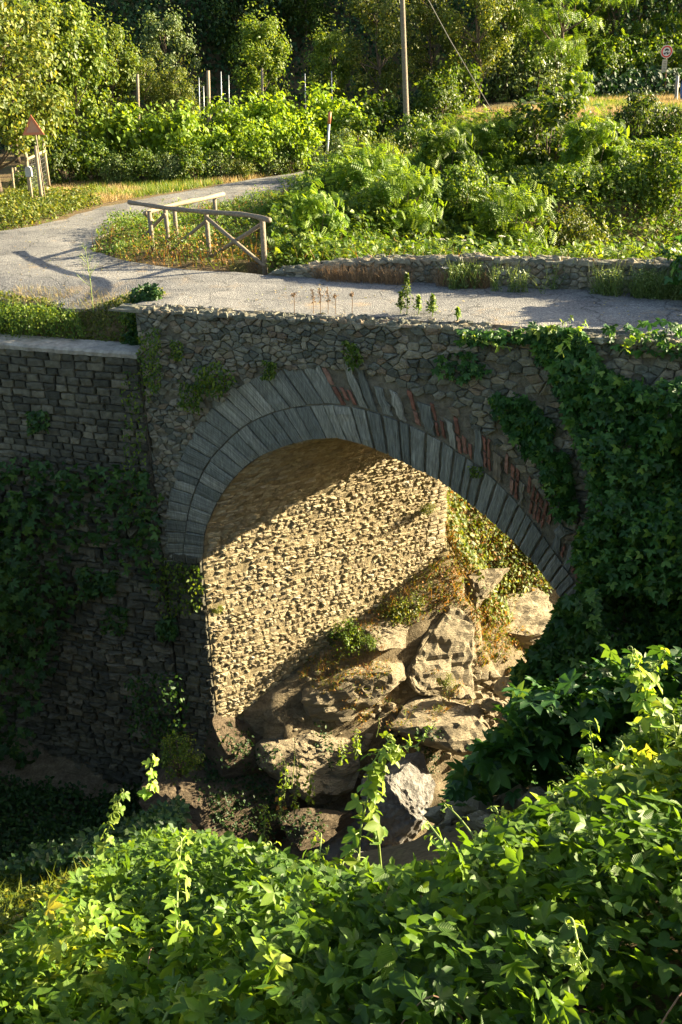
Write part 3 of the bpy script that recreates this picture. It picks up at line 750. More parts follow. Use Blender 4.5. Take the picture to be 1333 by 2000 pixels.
# ---- trees behind the lane
PROTO['broad'] = tree_tpl(1, 'broadleaf_tree', 8.0, 2.7, 1.6, 46, 11000, 'simple', .17, L_YEL, .3, tr=.13)
PROTO['slim'] = tree_tpl(2, 'slender_tree', 7.2, 1.6, 1.2, 40, 7500, 'simple', .18, L_MID, .32, tr=.09)
PROTO['golden'] = tree_tpl(3, 'golden_tree', 7.5, 1.9, 1.4, 46, 9000, 'simple', .15, L_YEL, .26, tr=.1)
PROTO['grey'] = tree_tpl(4, 'grey_green_tree', 7.5, 1.8, .8, 40, 7000, 'simple', .16, L_GREY, .27, tr=.1)
PROTO['rob'] = tree_tpl(5, 'locust_tree', 7.5, 3.2, 1.6, 44, 3400, 'pin2', .42, L_ROB, .24, .45, droop=.7, tr=.12)
PROTO['dark'] = tree_tpl(6, 'dark_tree', 9., 3., 1., 44, 8000, 'simple', .22, L_BUSH, .3, tr=.14)
TREES = [
 ('slim', 235, 42.5, .75, 'sunlit slender tree above the first grapevine'), ('golden', 205, 44, .7, 'golden-green tree behind the first slender trees'), ('slim', 520, 50, .8, 'tree behind the middle of the vine row, mostly shaded'), ('slim', 650, 49, .7, 'slender tree behind the right end of the vine row'), ('golden', 840, 49.5, .75, 'golden-green tree between the utility pole and the guy wire'),
 ('broad', 5, 31.6, .95, 'big yellow-green tree at the left edge whose leaves half hide the triangular sign'),
 ('broad', -60, 37, 1.05, 'tree cut by the left edge behind the one that hides the triangular sign'),
 ('rob', 35, 45, .9, 'feathery bright tree top rising at the upper left corner of the photo'),
 ('slim', 120, 37.5, .85, 'slender tree with bare leaning trunk just right of the wire gate'),
 ('slim', 168, 38, .85, 'ivy-wrapped slender tree between the wire gate and the vineyard'),
 ('dark', 90, 48, .62, 'mid-green tree filling the gap behind the two slender trees'),
 ('golden', 300, 43.5, .55, 'low yellow-brown tree behind the left end of the vine row'),
 ('golden', 358, 43.2, .5, 'second low yellow-brown tree right behind the tall wooden vineyard post'),
 ('grey', 345, 45.5, .78, 'grey-green tree standing above the low yellow-brown trees'),
 ('golden', 742, 47.5, .92, 'tall golden-green tree just left of the utility pole'),
 ('golden', 930, 47.5, .88, 'golden-green tree with straight trunk right of the guy wire'),
 ('slim', 985, 50.5, .75, 'slender dark-leaved tree between the golden tree and the spreading locust'),
 ('rob', 1090, 50, .95, 'spreading locust tree with layered feathery branches left of the round sign'),
 ('rob', 1190, 56, .95, 'locust tree behind the layered one, reaching out of the top of the photo'),
 ('dark', 1010, 60, .85, 'dark tree deep behind the spreading locust'),
 ('dark', 1290, 60, .85, 'dark tree directly behind the round prohibition sign'),
 ('rob', 1340, 57, .8, 'locust tree at the right edge above the round prohibition sign'),
 ('dark', 600, 58, .6, 'shaded dark tree above the middle of the vine row'),
 ('dark', 470, 57, .6, 'dark tree with one sunlit branch right of the grey-green tree'),
]
for key, px, y, sc, lb in TREES:
    place(key, at(px, y), None, sc, lb, 'tree', 'trees behind the vineyard and lane')
# ---- far wood on the hillside: one mass
sets = []
for i in range(420):
    x = RG.uniform(-45, 60); y = 55+.12*max(x, 0)+RG.uniform(0, 1)**1.4*34
    if i < 150: x = RG.uniform(-24, 26); y = 55+RG.uniform(0, 11)
    h = RG.uniform(1.5, 5.5); R_ = RG.uniform(1.5, 2.8); m = 260
    d = nrm(RG.normal(0, 1, (m, 3))+A([0, 0, .4])); p = gz(x, y)+A([0, 0, h])+d*A([R_, R_, R_*1.1])*RG.random((m, 1))**.4
    sets.append(leafV(p, d+A([0, 0, .3]), .42 if y > 62 else .27, 'simple', .6, .4))
m = 45000; xs = RG.uniform(-28, 34, m); ys = 49.5+RG.uniform(0, 13, m); p = np.stack([xs, ys, T(xs, ys)+RG.uniform(.1, 1.2, m)], 1)
sets.append(leafV(p, np.tile(A([0, -.6, .8]), (m, 1)), .3, 'simple', .6, .4))
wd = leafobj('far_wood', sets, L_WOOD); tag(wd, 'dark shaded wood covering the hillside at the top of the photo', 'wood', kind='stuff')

# ---- vineyard
PROTO['vine'] = bush_tpl(11, 'grapevine', 1.15, 2.5, 26, 1700, 'oval', .2, L_VINE, lobe=.36, zlo=.35, jit=.7)
PROTO['vine2'] = bush_tpl(12, 'grapevine', 1.0, 2.7, 24, 1500, 'oval', .19, L_VINE, lobe=.4, zlo=.25, jit=.7)
VINES = [(232, 38, 1, 'vine', 'first grapevine clump from the left, beside the ivy-wrapped slender tree'), (290, 38.6, .92, 'vine2', 'grapevine clump below the short wooden post'),
 (350, 38.2, 1.02, 'vine', 'domed grapevine clump left of the tall wooden vineyard post'), (392, 40.5, .8, 'vine2', 'low grapevine clump at the foot of the tall wooden vineyard post'),
 (448, 40, .95, 'vine2', 'grapevine clump right of the tall wooden vineyard post'), (492, 41, 1.05, 'vine', 'grapevine clump under the wooden post that shows only its tip'),
 (540, 41, 1., 'vine2', 'grapevine clump in the middle of the long row'), (575, 41.5, .9, 'vine', 'grapevine clump next to the thin white stake'),
 (625, 42.5, 1.08, 'vine2', 'grapevine with a tall shoot arching above the row'), (668, 42, .9, 'vine', 'grapevine clump at the right end of the row, above the orange-topped marker'),
 (500, 37.8, .72, 'vine2', 'lower grapevine in front of the row, left of centre'), (580, 38.6, .8, 'vine', 'lower grapevine in front of the row near the orange-topped marker'), (420, 37.6, .7, 'vine', 'lower grapevine in front of the tall wooden post')]
for px, y, sc, k, lb in VINES: place(k, at(px, y), None, sc, lb, 'grapevine', 'grapevines of the row')
def postobj(name, p0, p1, r_, mat, lb, cat, group=None, k=8, taper=.85):
    L = np.linalg.norm(A(p1)-A(p0)); d = (A(p1)-A(p0))/L; mb = MB()
    tube(mb, [A([0, 0, 0.]), d*L*.35+A([.008, 0, 0]), d*L*.7-A([.006, 0, 0]), d*L], [r_, r_*.97, r_*(1+taper)/2, r_*taper], k)
    o = mb.build(name, mat, None, True); o.location = tuple(float(c) for c in p0); return tag(o, lb, cat, group)
for px, pt, y, r_, mat, lb in [(269, 145, 41, .065, WOODGREY, 'short wooden vineyard post above the second vine'), (407, 138, 41.5, .075, WOODPALE, 'tall wooden vineyard post, thickest of the row'),
   (512, 134, 44, .06, WOODGREY, 'wooden vineyard post with only its tip above the leaves'), (389, 152, 42, .02, STEEL, 'thin white stake just left of the tall wooden post'),
   (398, 168, 41, .02, STEEL, 'shorter thin stake touching the left side of the tall wooden post'), (376, 168, 44, .018, STEEL, 'short faint stake, left one beside the tall wooden post'),
   (432, 140, 41, .022, STEEL, 'tall white stake right of the tall wooden post'), (447, 147, 43, .02, STEEL, 'white stake, second right of the tall wooden post'),
   (596, 144, 44, .021, STEEL, 'thin white stake near the right end of the vine row'), (648, 139, 44.5, .021, STEEL, 'leaning thin stake behind the arching vine shoot')]:
    b = at(px+4, y); tp_ = PD(px, pt, y); postobj('vineyard_post', b-A([0, 0, .2]), tp_, r_, mat, lb, 'post', 'vineyard posts')
# tie wire between posts
wm = MB(); a_ = PD(389, 190, 42); b_ = PD(440, 183, 41.2); tube(wm, [a_, (a_+b_)/2-A([0, 0, .06]), b_], .012, 5)
tag(wm.build('trellis_wire', WIRE), 'short trellis wire tied to the tall wooden vineyard post', 'wire')

# ---- utility pole and guy wire
pb_ = at(796, 41); ptop = PD(783, -90, 41)
up_ = thing('utility_pole', pb_, 'tall weathered wooden utility pole rising out of the thicket', 'pole')
mb = MB(); dvec = ptop-pb_; tube(mb, [dvec*(i/8)*1.25-A([0, 0, .3 if i == 0 else 0]) for i in range(9)], [.115-.005*i for i in range(9)], 14); mb.build('pole_shaft', WOODGREY, up_, True)
mb = MB(); top_ = dvec*1.2; box(mb, top_+A([0, -.16, 0]), (.7, 0, 0), (0, .05, 0), (0, 0, .06)); mb.build('crossarm', WOODGREY, up_)
for sx in (-.55, 0, .55): mb = MB(); tube(mb, [top_+A([sx, -.16, .06]), top_+A([sx, -.16, .14]), top_+A([sx, -.16, .2])], [.03, .055, .035], 8); mb.build('insulator', WHITEP, up_, True)
gw = MB(); g0 = pb_+dvec*1.0; g1 = at(962, 43)+A([0, 0, .1]); tube(gw, [g0+A([.1, 0, 0]), (g0+g1)/2-A([0, 0, .05]), g1], .02, 6)
tag(gw.build('guy_wire', WIRE), 'steel guy wire slanting from the utility pole down to the right', 'wire')
# ---- orange-topped marker
mk = thing('road_marker', P(636, 331), 'leaning grey marker pole with an orange top at the bend of the lane', 'marker')
p0 = P(636, 331); p1 = PD(645, 219, p0[1]); mb = MB(); tube(mb, [A([0, 0, -.2]), (p1-p0)*.8], .045, 10); mb.build('pole_shaft', STEEL, mk, True)
mb = MB(); tube(mb, [(p1-p0)*.8, (p1-p0)], .06, 10); mb.build('marker_top', ORANGE, mk, True)
# ---- round prohibition sign
sb = at(1300, 50); ctr = PD(1302, 101, 50); rs = thing('traffic_sign', sb, 'round red-rimmed prohibition sign with a small plate below, at the upper right', 'sign')
hgt = ctr[2]-sb[2]; off = A([ctr[0]-sb[0], 0, 0])
mb = MB(); tube(mb, [A([0, 0, -.3]), off+A([0, .04, hgt+.2])], .028, 8); mb.build('sign_post', plain('rusty_post', (.2, .1, .05), .7, .2), rs, True)
def disc(mb, c, r0, y0, y1, k=36, ri=0.):
    V = []; 
    for yy in (y0, y1):
        for r_ in ((r0, ri) if ri else (r0,)):
            V += [c+A([r_*math.cos(6.2832*i/k), yy, r_*math.sin(6.2832*i/k)]) for i in range(k)]
    if ri:
        F = []
        for i in range(k):
            j = (i+1) % k; F += [(i, j, k+j, k+i), (2*k+i, 3*k+i, 3*k+j, 2*k+j), (i, 2*k+i, 2*k+j, j), (k+i, k+j, 3*k+j, 3*k+i)]
    else: F = [tuple(range(k)), tuple(range(2*k-1, k-1, -1))]+[(i, k+i, k+(i+1) % k, (i+1) % k) for i in range(k)]
    mb.add(V, F)
cc = off+A([0, -.02, hgt]); mb = MB(); disc(mb, cc, .275, -.01, .01); face = mb.build('sign_disc', WHITEP, rs)
mb = MB(); disc(mb, cc, .245, -.022, -.012, ri=.185); mb.build('red_ring', REDP, face)
mb = MB()   # car above, motorcycle below
def slab(mb, pts_, y0, y1):
    k = len(pts_); V = [cc+A([a, y0, b]) for a, b in pts_]+[cc+A([a, y1, b]) for a, b in pts_]
    mb.add(V, [tuple(range(k)), tuple(range(2*k-1, k-1, -1))]+[(i, k+i, k+(i+1) % k, (i+1) % k) for i in range(k)])
slab(mb, [(-.09, .055), (.1, .055), (.1, .085), (.06, .095), (.03, .125), (-.04, .125), (-.06, .095), (-.09, .085)], -.02, -.012)
for cx, cz, rr in ((-.05, .045, .024), (.06, .045, .024), (-.08, -.08, .042), (.05, -.08, .042), (.115, -.055, .025)): disc(mb, cc+A([cx, 0, cz]), rr, -.021, -.012, 14)
slab(mb, [(-.08, -.075), (-.03, -.03), (.03, -.02), (.02, .0), (.05, .005), (.055, -.075), (.035, -.075), (.02, -.045), (-.02, -.06), (-.07, -.088)], -.02, -.012)
mb.build('pictogram', BLACKP, face)
mb = MB(); box(mb, off+A([-.035, -.02, hgt-.6]), (.115, 0, 0), (0, .008, 0), (0, 0, .28)); pl_ = mb.build('plate', plain('plate_cream', (.4, .38, .28), .6, 0, .08, 6, None, .05), rs)
mb = MB()
for k in range(6): box(mb, off+A([-.035+RG.uniform(-.01, .01), -.031, hgt-.42-.068*k]), (.07+RG.uniform(-.02, .012), 0, 0), (0, .002, 0), (0, 0, .008))
mb.build('plate_line', BLACKP, pl_)
# ---- concrete post + blue barrel-like box at the right edge
b_ = at(1320, 46.5); t_ = PD(1324, 148, 46.5); o = postobj('boundary_post', b_-A([0, 0, .2]), t_, .075, CONC, 'grey square post at the right edge below the round sign', 'post', None, 4, .95)
bb = at(1341, 46); bt = thing('water_butt', bb, 'blue container cut by the right edge beside the grey post', 'container')
mb = MB(); tube(mb, [A([0, 0, z]) for z in (0, .03, .25, .3, .55, .6, .82, .86)], [.24, .27, .29, .3, .3, .29, .27, .24], 20); mb.build('body', BLUEP, bt, True)
mb = MB(); tube(mb, [A([0, 0, .86]), A([0, 0, .9])], [.26, .25], 20); mb.build('lid', BLUEP, bt, True)

# ---- triangle sign
sc_ = PD(82, 250, 30.2); sg = at(92, 30.2); ts = thing('warning_sign', sg, 'faded orange triangular sign half hidden by the big left tree', 'sign')
hg = sc_[2]-sg[2]; mb = MB(); tube(mb, [A([0, 0, -.2]), A([0, 0, hg+.2])], .022, 8); mb.build('sign_post', WOODGREY, ts, True)
mb = MB(); R3 = .36; tri = [(R3*math.cos(a), R3*math.sin(a)) for a in (math.pi/2, math.pi*7/6, math.pi*11/6)]
def tri_slab(mb, c, sc, y0, y1): 
    V = [c+A([a*sc, y0, b*sc]) for a, b in tri]+[c+A([a*sc, y1, b*sc]) for a, b in tri]; mb.add(V, [(0, 1, 2), (5, 4, 3), (0, 3, 4, 1), (1, 4, 5, 2), (2, 5, 3, 0)])
tri_slab(mb, A([-.05, -.05, hg]), 1, -.01, .01); mb.build('sign_panel', ORANGE, ts)
mb = MB(); tri_slab(mb, A([-.05, -.05, hg]), .62, -.016, -.0105); mb.build('sign_face', plain('faded_sign', (.45, .24, .16), .6, 0, .12, 6, None, .05), ts)

# ---- wire gate
ga0, ga1 = P(83, 408), P(60, 392)
gt = thing('wire_gate', P(70, 400), 'open wooden gate panel with wire mesh beside the lane on the left', 'gate')
GB = P(70, 400)
def gp(px, py, y): return PD(px, py, y)-GB
y0 = ga0[1]
def beam(name, a, b, r_, mat, par, k=6): mb = MB(); tube(mb, [a, (a+b)/2, b], r_, k); return mb.build(name, mat, par, True)
g_b0, g_t0 = gp(83, 405, y0), gp(70, 285, y0)       # near post
g_b1, g_t1 = gp(60, 396, y0+1.2), gp(51, 300, y0+1.2)
g_b2, g_t2 = gp(95, 352, y0+3.6), gp(84, 270, y0+3.6)
for a, b, r_ in ((g_b0-A([0, 0, .2]), g_t0, .055), (g_b1-A([0, 0, .3]), g_t1, .05), (g_b2-A([0, 0, .2]), g_t2, .05)): beam('post', a, b, r_, WOODPALE, gt)
r0_, r1_ = gp(52, 312, y0+1.1), gp(88, 295, y0+3.6); beam('rail', r0_, r1_, .045, WOODPALE, gt)
r2_, r3_ = gp(66, 388, y0+1.1), gp(95, 367, y0+3.6); beam('rail', r2_, r3_, .04, WOODPALE, gt)
mb = MB()
for k in range(9):
    f_ = (k+.5)/9; a = lerp(r0_, r2_, f_); b = lerp(r1_, r3_, f_); tube(mb, [a, (a+b)/2-A([0, 0, .03]), b], .0045, 4)
for k in range(12):
    f_ = (k+.5)/12; tube(mb, [lerp(r0_, r1_, f_), lerp(r2_, r3_, f_)], .004, 4)
mb.build('mesh', WIRE, gt)
for px, pt, pb, dy in ((24, 328, 392, 2.), (30, 327, 385, 3), (35, 333, 392, 3)):
    postobj('fence_post', PD(px+5, pb, y0+dy)-A([0, 0, .3]), PD(px, pt, y0+dy), .04, WOODPALE, 'small fence post left of the wire gate', 'post', 'small fence posts left of the gate')
mbx = thing('mailbox', PD(64, 396, y0+.3), 'grey round-topped box on a post in front of the wire gate', 'box')
bs = PD(64, 396, y0+.3); tb = PD(58, 345, y0+.3)-bs; mb = MB(); tube(mb, [A([0, 0, -.2]), tb], .035, 8); mb.build('post', WOODPALE, mbx, True)
mb = MB(); hw, hh_ = .09, .2; o2 = [(-hw, 0), (hw, 0)]+[(hw*math.cos(a), hh_+hw*math.sin(a)) for a in np.linspace(0, math.pi, 9)]
k = len(o2); V = [tb+A([a, -.06, b]) for a, b in o2]+[tb+A([a, .06, b]) for a, b in o2]
mb.add(V, [tuple(range(k)), tuple(range(2*k-1, k-1, -1))]+[(i, k+i, k+(i+1) % k, (i+1) % k) for i in range(k)]); mb.build('case', plain('grey_box', (.42, .42, .4), .6), mbx)

# ---- rustic wooden fence by the bridge
def rail(name, pts_, r_, mat, par, base): 
    q = curve3(pts_); mb = MB(); tube(mb, [p-base for p in q], [r_*(1+.12*math.sin(i*.8)) for i in range(len(q))], 9); return mb.build(name, mat, par, True)
def curve3(pts_, k=6):
    q = A(pts_); e = np.vstack([2*q[0]-q[1], q, 2*q[-1]-q[-2]]); o = []
    for i in range(1, len(e)-2):
        for t in np.linspace(0, 1, k, endpoint=False):
            a, b, c, d = e[i-1], e[i], e[i+1], e[i+2]; o.append(.5*((2*b)+(-a+c)*t+(2*a-5*b+4*c-d)*t*t+(-a+3*b-3*c+d)*t**3))
    return o+[q[-1]]
FB = P(518, 525); fn = thing('rustic_fence', FB, 'rustic pole fence with cross braces beside the bridge end, its top rail curved', 'fence')
rr = [P(527, 430, 1.07), P(490, 421, 1.08), P(450, 417, 1.07), P(403, 414, 1.05), P(360, 410, 1.03), P(323, 406, 1.0), P(285, 400, .98), P(253, 395, .95)]
rail('rail', rr, .05, WOODGREY, fn, FB)
def fpost(base, topz, r_=.05, par=fn, B0=FB, mat=WOODGREY): beam('post', base-B0-A([0, 0, .25]), A([base[0], base[1], topz])-B0, r_, mat, par, 9)
fps = [FB, P(403, 416, 1.0), P(323, 408, .95)]
fpost(A([FB[0], FB[1], 0]), 1.03, .058); fpost(A([fps[1][0], fps[1][1], 0]), 1.0); fpost(A([fps[2][0], fps[2][1], 0]), .95)
def dn(p, z): return A([p[0], p[1], z])
fq = [dn(p, 0) for p in (FB, fps[1], fps[2])]
end = dn(P(253, 395, .95), 0)
beam('brace', fq[1]+A([0, -.06, .92])-FB, fq[0]+A([0, -.06, .06])-FB, .042, WOODGREY, fn, 8)
beam('brace', fq[0]+A([0, .05, .9])-FB, lerp(fq[1], fq[0], .05)+A([0, .05, .1])-FB, .042, WOODGREY, fn, 8)
beam('brace', fq[1]+A([0, -.06, .85])-FB, lerp(fq[1], fq[2], .9)+A([0, -.06, .1])-FB, .04, WOODGREY, fn, 8)
beam('brace', fq[2]+A([0, -.06, .85])-FB, lerp(fq[2], end, .8)+A([0, -.06, .1])-FB, .04, WOODGREY, fn, 8)
F2 = dn(P(430, 380, .9), 0); f2 = thing('rustic_fence', F2, 'pale straight pole fence behind the curved one, on the far side of the verge', 'fence')
rail('rail', [P(437, 379, .92), P(400, 388, .92), P(350, 398, .9), P(300, 411, .86), P(283, 417, .84)], .05, WOODPALE, f2, F2)
for px, py in ((419, 384), (340, 401), (292, 414)):
    b = P(px, py, .88); fpost(dn(b, 0), .9, .05, f2, F2)
beam('brace', P(285, 420, .75)-F2, P(300, 432, .3)-F2, .035, WOODGREY, f2, 8)

# ------------------------------------------------------------------ shrubs and thicket
PROTO['pin'] = bush_tpl(21, 'locust_shrub', 1.3, 1.9, 26, 1500, 'pin', .34, L_ROB, lobe=.34, zlo=.12, droop=.45, flat=.7)
PROTO['pinB'] = bush_tpl(22, 'locust_shrub', 1.0, 2.2, 22, 1100, 'pin', .34, L_ROB, lobe=.34, zlo=.12, droop=.5, flat=.7)
PROTO['round'] = bush_tpl(23, 'shrub', 1.2, 1.7, 30, 3400, 'simple', .14, L_BUSH, lobe=.34)
PROTO['leafy'] = bush_tpl(24, 'shrub', 1.1, 1.9, 24, 1700, 'oval', .16, L_BUSH, lobe=.36)
PROTO['fine'] = bush_tpl(25, 'shrub', 1.0, 1.2, 26, 3800, 'simple', .09, L_YEL, lobe=.36)
PROTO['grey'+'s'] = bush_tpl(26, 'shrub', 1.1, 1.6, 26, 2600, 'simple', .12, L_GREY, lobe=.34)
SH = [ # key, px, depth, scale, label
 ('pin', 712, 27.0, 1.0, 'big feathery locust shrub right of the curved fence, its shaded side dark'),
 ('pinB', 622, 23.3, .62, 'small bright feathery shrub in front of the big feathery one'),
 ('pin', 560, 25.5, .5, 'low feathery shrub just behind the end post of the curved fence'),
 ('pin', 780, 25.2, .8, 'feathery shrub behind the left part of the far parapet'),
 ('pinB', 870, 31, .9, 'tall feathery shrub below the utility pole foot'),
 ('pin', 940, 33, 1.0, 'feathery shrub with bright arching fronds left of the dark rounded bush'),
 ('round', 905, 27, .75, 'dense small-leaved bush in the middle of the thicket'),
 ('pin', 985, 26, .95, 'feathery shrub in the middle of the thicket above the parapet'),
 ('leafy', 1070, 33, 1.3, 'tall dark broad-leaved bush standing out of the thicket'),
 ('pinB', 1155, 30.5, 1.0, 'arched mound of feathery growth right of the tall dark bush'),
 ('fine', 1110, 27, 1.0, 'fine-leaved bush with bare twigs right of the thicket centre'),
 ('round', 1245, 36, .9, 'wide low bush under the dry grass at the right'),
 ('round', 1325, 36, .65, 'low bush at the right edge below the blue container'),
 ('round', 1290, 29.5, 1.05, 'dark bush at the right edge halfway up the thicket'),
 ('leafy', 1150, 24.4, .75, 'broad-leaved shrub just behind the far parapet, right of centre'),
 ('greys', 1235, 23.8, .8, 'grey-green shrub behind the right part of the parapet'),
 ('leafy', 1320, 24.2, .95, 'leafy shrub at the right edge behind the parapet'),
 ('pin', 1060, 22.8, .55, 'low feathery shrub peeping over the middle of the parapet'),
 ('leafy', 955, 22.6, .5, 'low leafy shrub over the parapet by the white umbels'),
 ('fine', 860, 23.2, .7, 'fine yellow-green shrub over the parapet by the brown weeds'),
 ('leafy', 735, 44, 1.1, 'creeper-covered bush at the left foot of the utility pole'),
 ('leafy', 700, 41, .95, 'bush right of the grapevine row'),
 ('round', 858, 44, 1.1, 'leafy bush right of the utility pole'),
 ('leafy', 885, 46, 1.2, 'leafy bush crossed by the guy wire'),
 ('greys', 975, 49.5, 1.3, 'grey-green bush at the foot of the golden-green tree'),
 ('greys', 1045, 49.5, 1.4, 'pale bush under the spreading locust tree'),
 ('pinB', 1125, 45.5, .65, 'small locust shrub on the edge of the dry grass'),
 ('round', 1180, 53, 1.5, 'dark bush behind the dry grass left of the round sign'),
 ('round', 1250, 54, 1.5, 'dark bush just left of the round sign'),
 ('leafy', 1330, 53, 1.3, 'bush right behind the round sign post'),
 ('round', 812, 37.5, .85, 'low bush in front of the utility pole'),
 ('fine', 745, 35, 1.0, 'yellow-green bush between the marker pole and the utility pole'),
 ('greys', 680, 36, .95, 'pale bush just right of the orange-topped marker'),
 ('pin', 838, 34, .5, 'feathery shrub at the foot of the utility pole, in front'),
 ('round', 1010, 38, .5, 'bush below the strip of bare bank'),
 ('leafy', 60, 33.5, .5, 'small bush at the foot of the wire gate'),
 ('round', 130, 36.5, .9, 'dark bush under the slender trees right of the wire gate'),
 ('round', 195, 36.8, .8, 'dark ivy bush under the first grapevine'),
]
for key, px, y, sc, lb in SH: place(key, at(px, y)-A([0, 0, .05]), None, sc, lb, 'shrub', 'shrubs of the thicket and lane side')
HG = [(235, 36.2, .62, 'greys'), (282, 36.4, .66, 'round'), (330, 36.3, .62, 'greys'), (376, 36.6, .68, 'round'), (425, 36.9, .6, 'greys'), (470, 37.2, .62, 'fine'), (520, 37.8, .62, 'greys'), (566, 38.4, .6, 'round'), (608, 39.4, .6, 'greys')]
nm_ = ['below the first grapevine', 'under the short wooden post', 'under the domed grapevine', 'under the tall wooden post', 'left of the yellow-green hedge clump', 'the yellow-green clump of the hedge', 'right of the yellow-green hedge clump', 'last but one before the orange-topped marker', 'beside the orange-topped marker']
for (px, y, sc, k), q in zip(HG, nm_): place(k, at(px, y)-A([0, 0, .05]), None, (sc, sc, sc*1.0), 'scruffy hedge bush along the lane, '+q, 'hedge bush', 'hedge bushes below the vineyard')

def pxy(P_): 
    q = P_-CAM; f_ = q@FW; return 666.5+F_PX*(q@RT)/f_, 1000-F_PX*(q@UP)/f_
def samp(m, xr, yr, poly=None, dz=0., keep=None):
    x = RG.uniform(*xr, m); y = RG.uniform(*yr, m); p = np.stack([x, y, T(x, y)+dz], 1)
    if poly is not None:
        a, b = pxy(p); p = p[inpoly(a, b, A(poly, float))]
    p = p[~inpoly(p[:, 0], p[:, 1])]
    if keep is not None: p = p[keep(p)]
    return p
def stc(p): dx = p[:, 0]-O[0]; dy = p[:, 1]-O[1]; s = dx*u[0]+dy*u[1]; t = dx*n[0]+dy*n[1]; return s, t, (s-4)*.755-t*.656
UPV = A([0, 0, 1.])
def stpts(m, sr, tr): s = RG.uniform(*sr, m); t = RG.uniform(*tr, m); p = O+s[:, None]*u+t[:, None]*n; p[:, 2] = T(p[:, 0], p[:, 1]); return p
# thicket undergrowth
def thick_ok(p): s, t, d = stc(p); return (t > 3.7)
p = samp(290000, (-2, 22), (19, 44), [(540, 545), (530, 470), (640, 352), (640, 330), (700, 262), (900, 248), (2000, 240), (2000, 640), (900, 620)], 0, thick_ok)
hgt_ = (1-.6*S((p[:, 1]-31)/6))*(.25+.75*S(.5+.8*sn(p[:, 0], p[:, 1], 1.1, 31))); p1 = p+np.stack([p[:, 0]*0, p[:, 0]*0, hgt_*RG.random(len(p))**.5], 1)
b2 = stpts(9000, (.5, 13), (3.75, 5.6)); b2[:, 2] = RG.uniform(-.9, 1, len(b2))*(.45+.3*sn(b2[:, 0], b2[:, 1], 2, 32)); p1 = np.vstack([p1, b2]); p1 = p1[RG.permutation(len(p1))]
nn = np.tile(UPV, (len(p1), 1)); k = len(p1)
o = leafobj('undergrowth', [leafV(p1[:k//2], nn[:k//2], .13, 'simple', .7), leafV(p1[k//2:int(k*.75)], nn[k//2:int(k*.75)], .28, 'pin2', .6, .6), leafV(p1[int(k*.75):], nn[int(k*.75):], .15, 'oval', .7)], L_BUSH)
tag(o, 'tangled green undergrowth filling the gully side behind the far parapet', 'undergrowth', kind='stuff')
# verge triangle around the fence
tri_px = [(178, 494), (188, 468), (222, 436), (350, 413), (470, 396), (590, 364), (650, 350), (720, 380), (820, 500), (700, 520), (532, 540), (430, 534), (330, 526), (250, 514)]
p = samp(90000, (-8, 6), (19, 37), tri_px, 0, lambda p: stc(p)[1] > 3.55)
k = len(p); hh = (.1+.5*S(.5+.8*sn(p[:, 0], p[:, 1], 1.6, 33)))*RG.random(k)**.6; p1 = p.copy(); p1[:, 2] += hh
q = RG.random(k); rust = sn(p[:, 0], p[:, 1], .9, 35) > .25
o = leafobj('verge_plants', [leafV(p1[~rust], np.tile(UPV, ((~rust).sum(), 1)), .075, 'simple', .7), leafV(p1[q > .93], np.tile(UPV, ((q > .93).sum(), 1)), .2, 'pin2', .6)], L_BUSH); tag(o, 'low leafy weeds around the rustic fences', 'weeds', kind='stuff')
o = leafobj('verge_weeds', [leafV(p1[rust], np.tile(UPV, (rust.sum(), 1)), .07, 'simple', .8), blades(p[q < .12], .38, .3, 'blade2', RG, .3, 1, .6)], L_RUST); tag(o, 'yellowing and reddish weeds among the green ones by the fence', 'weeds', kind='stuff')
# straw grass on the verges
p = np.vstack([samp(90000, (-16, 1), (26, 39.5), [(-60, 455), (0, 440), (200, 398), (420, 362), (640, 326), (640, 300), (560, 318), (300, 345), (90, 362), (-60, 360)]),
               samp(60000, (3, 24), (37, 56), [(880, 250), (1040, 235), (1420, 215), (1420, 150), (1280, 165), (1150, 185), (1060, 205), (900, 218)])])
dry = (sn(p[:, 0], p[:, 1], .8, 41)+.25*sn(p[:, 0], p[:, 1], 3, 42)) > -.25
o = leafobj('dry_grass', [blades(p[dry], .2, .4, 'blade2', RG, 0, .75, 1.2)], L_STRAW); tag(o, 'straw-coloured dry grass along the lane and on the slope by the round sign', 'dry grass', kind='stuff')
o = leafobj('green_grass', [blades(p[~dry], .22, .4, 'blade2', RG, 0, 1, 1.2)], L_GRASS); tag(o, 'green and yellow grass patches along the lane', 'grass', kind='stuff')
p = samp(60000, (-18, -4), (25, 33), [(-80, 470), (0, 455), (60, 446), (200, 400), (180, 380), (90, 385), (0, 395), (-80, 400)])
p1 = p.copy(); p1[:, 2] += RG.random(len(p))*(.15+.35*S((sn(p[:, 0], p[:, 1], 1, 43)+.3)))
o = leafobj('lane_weeds', [leafV(p1, np.tile(UPV, (len(p1), 1)), .1, 'simple', .8)], L_YEL); tag(o, 'olive-green weeds along the lane at the left edge under the big tree', 'weeds', kind='stuff')

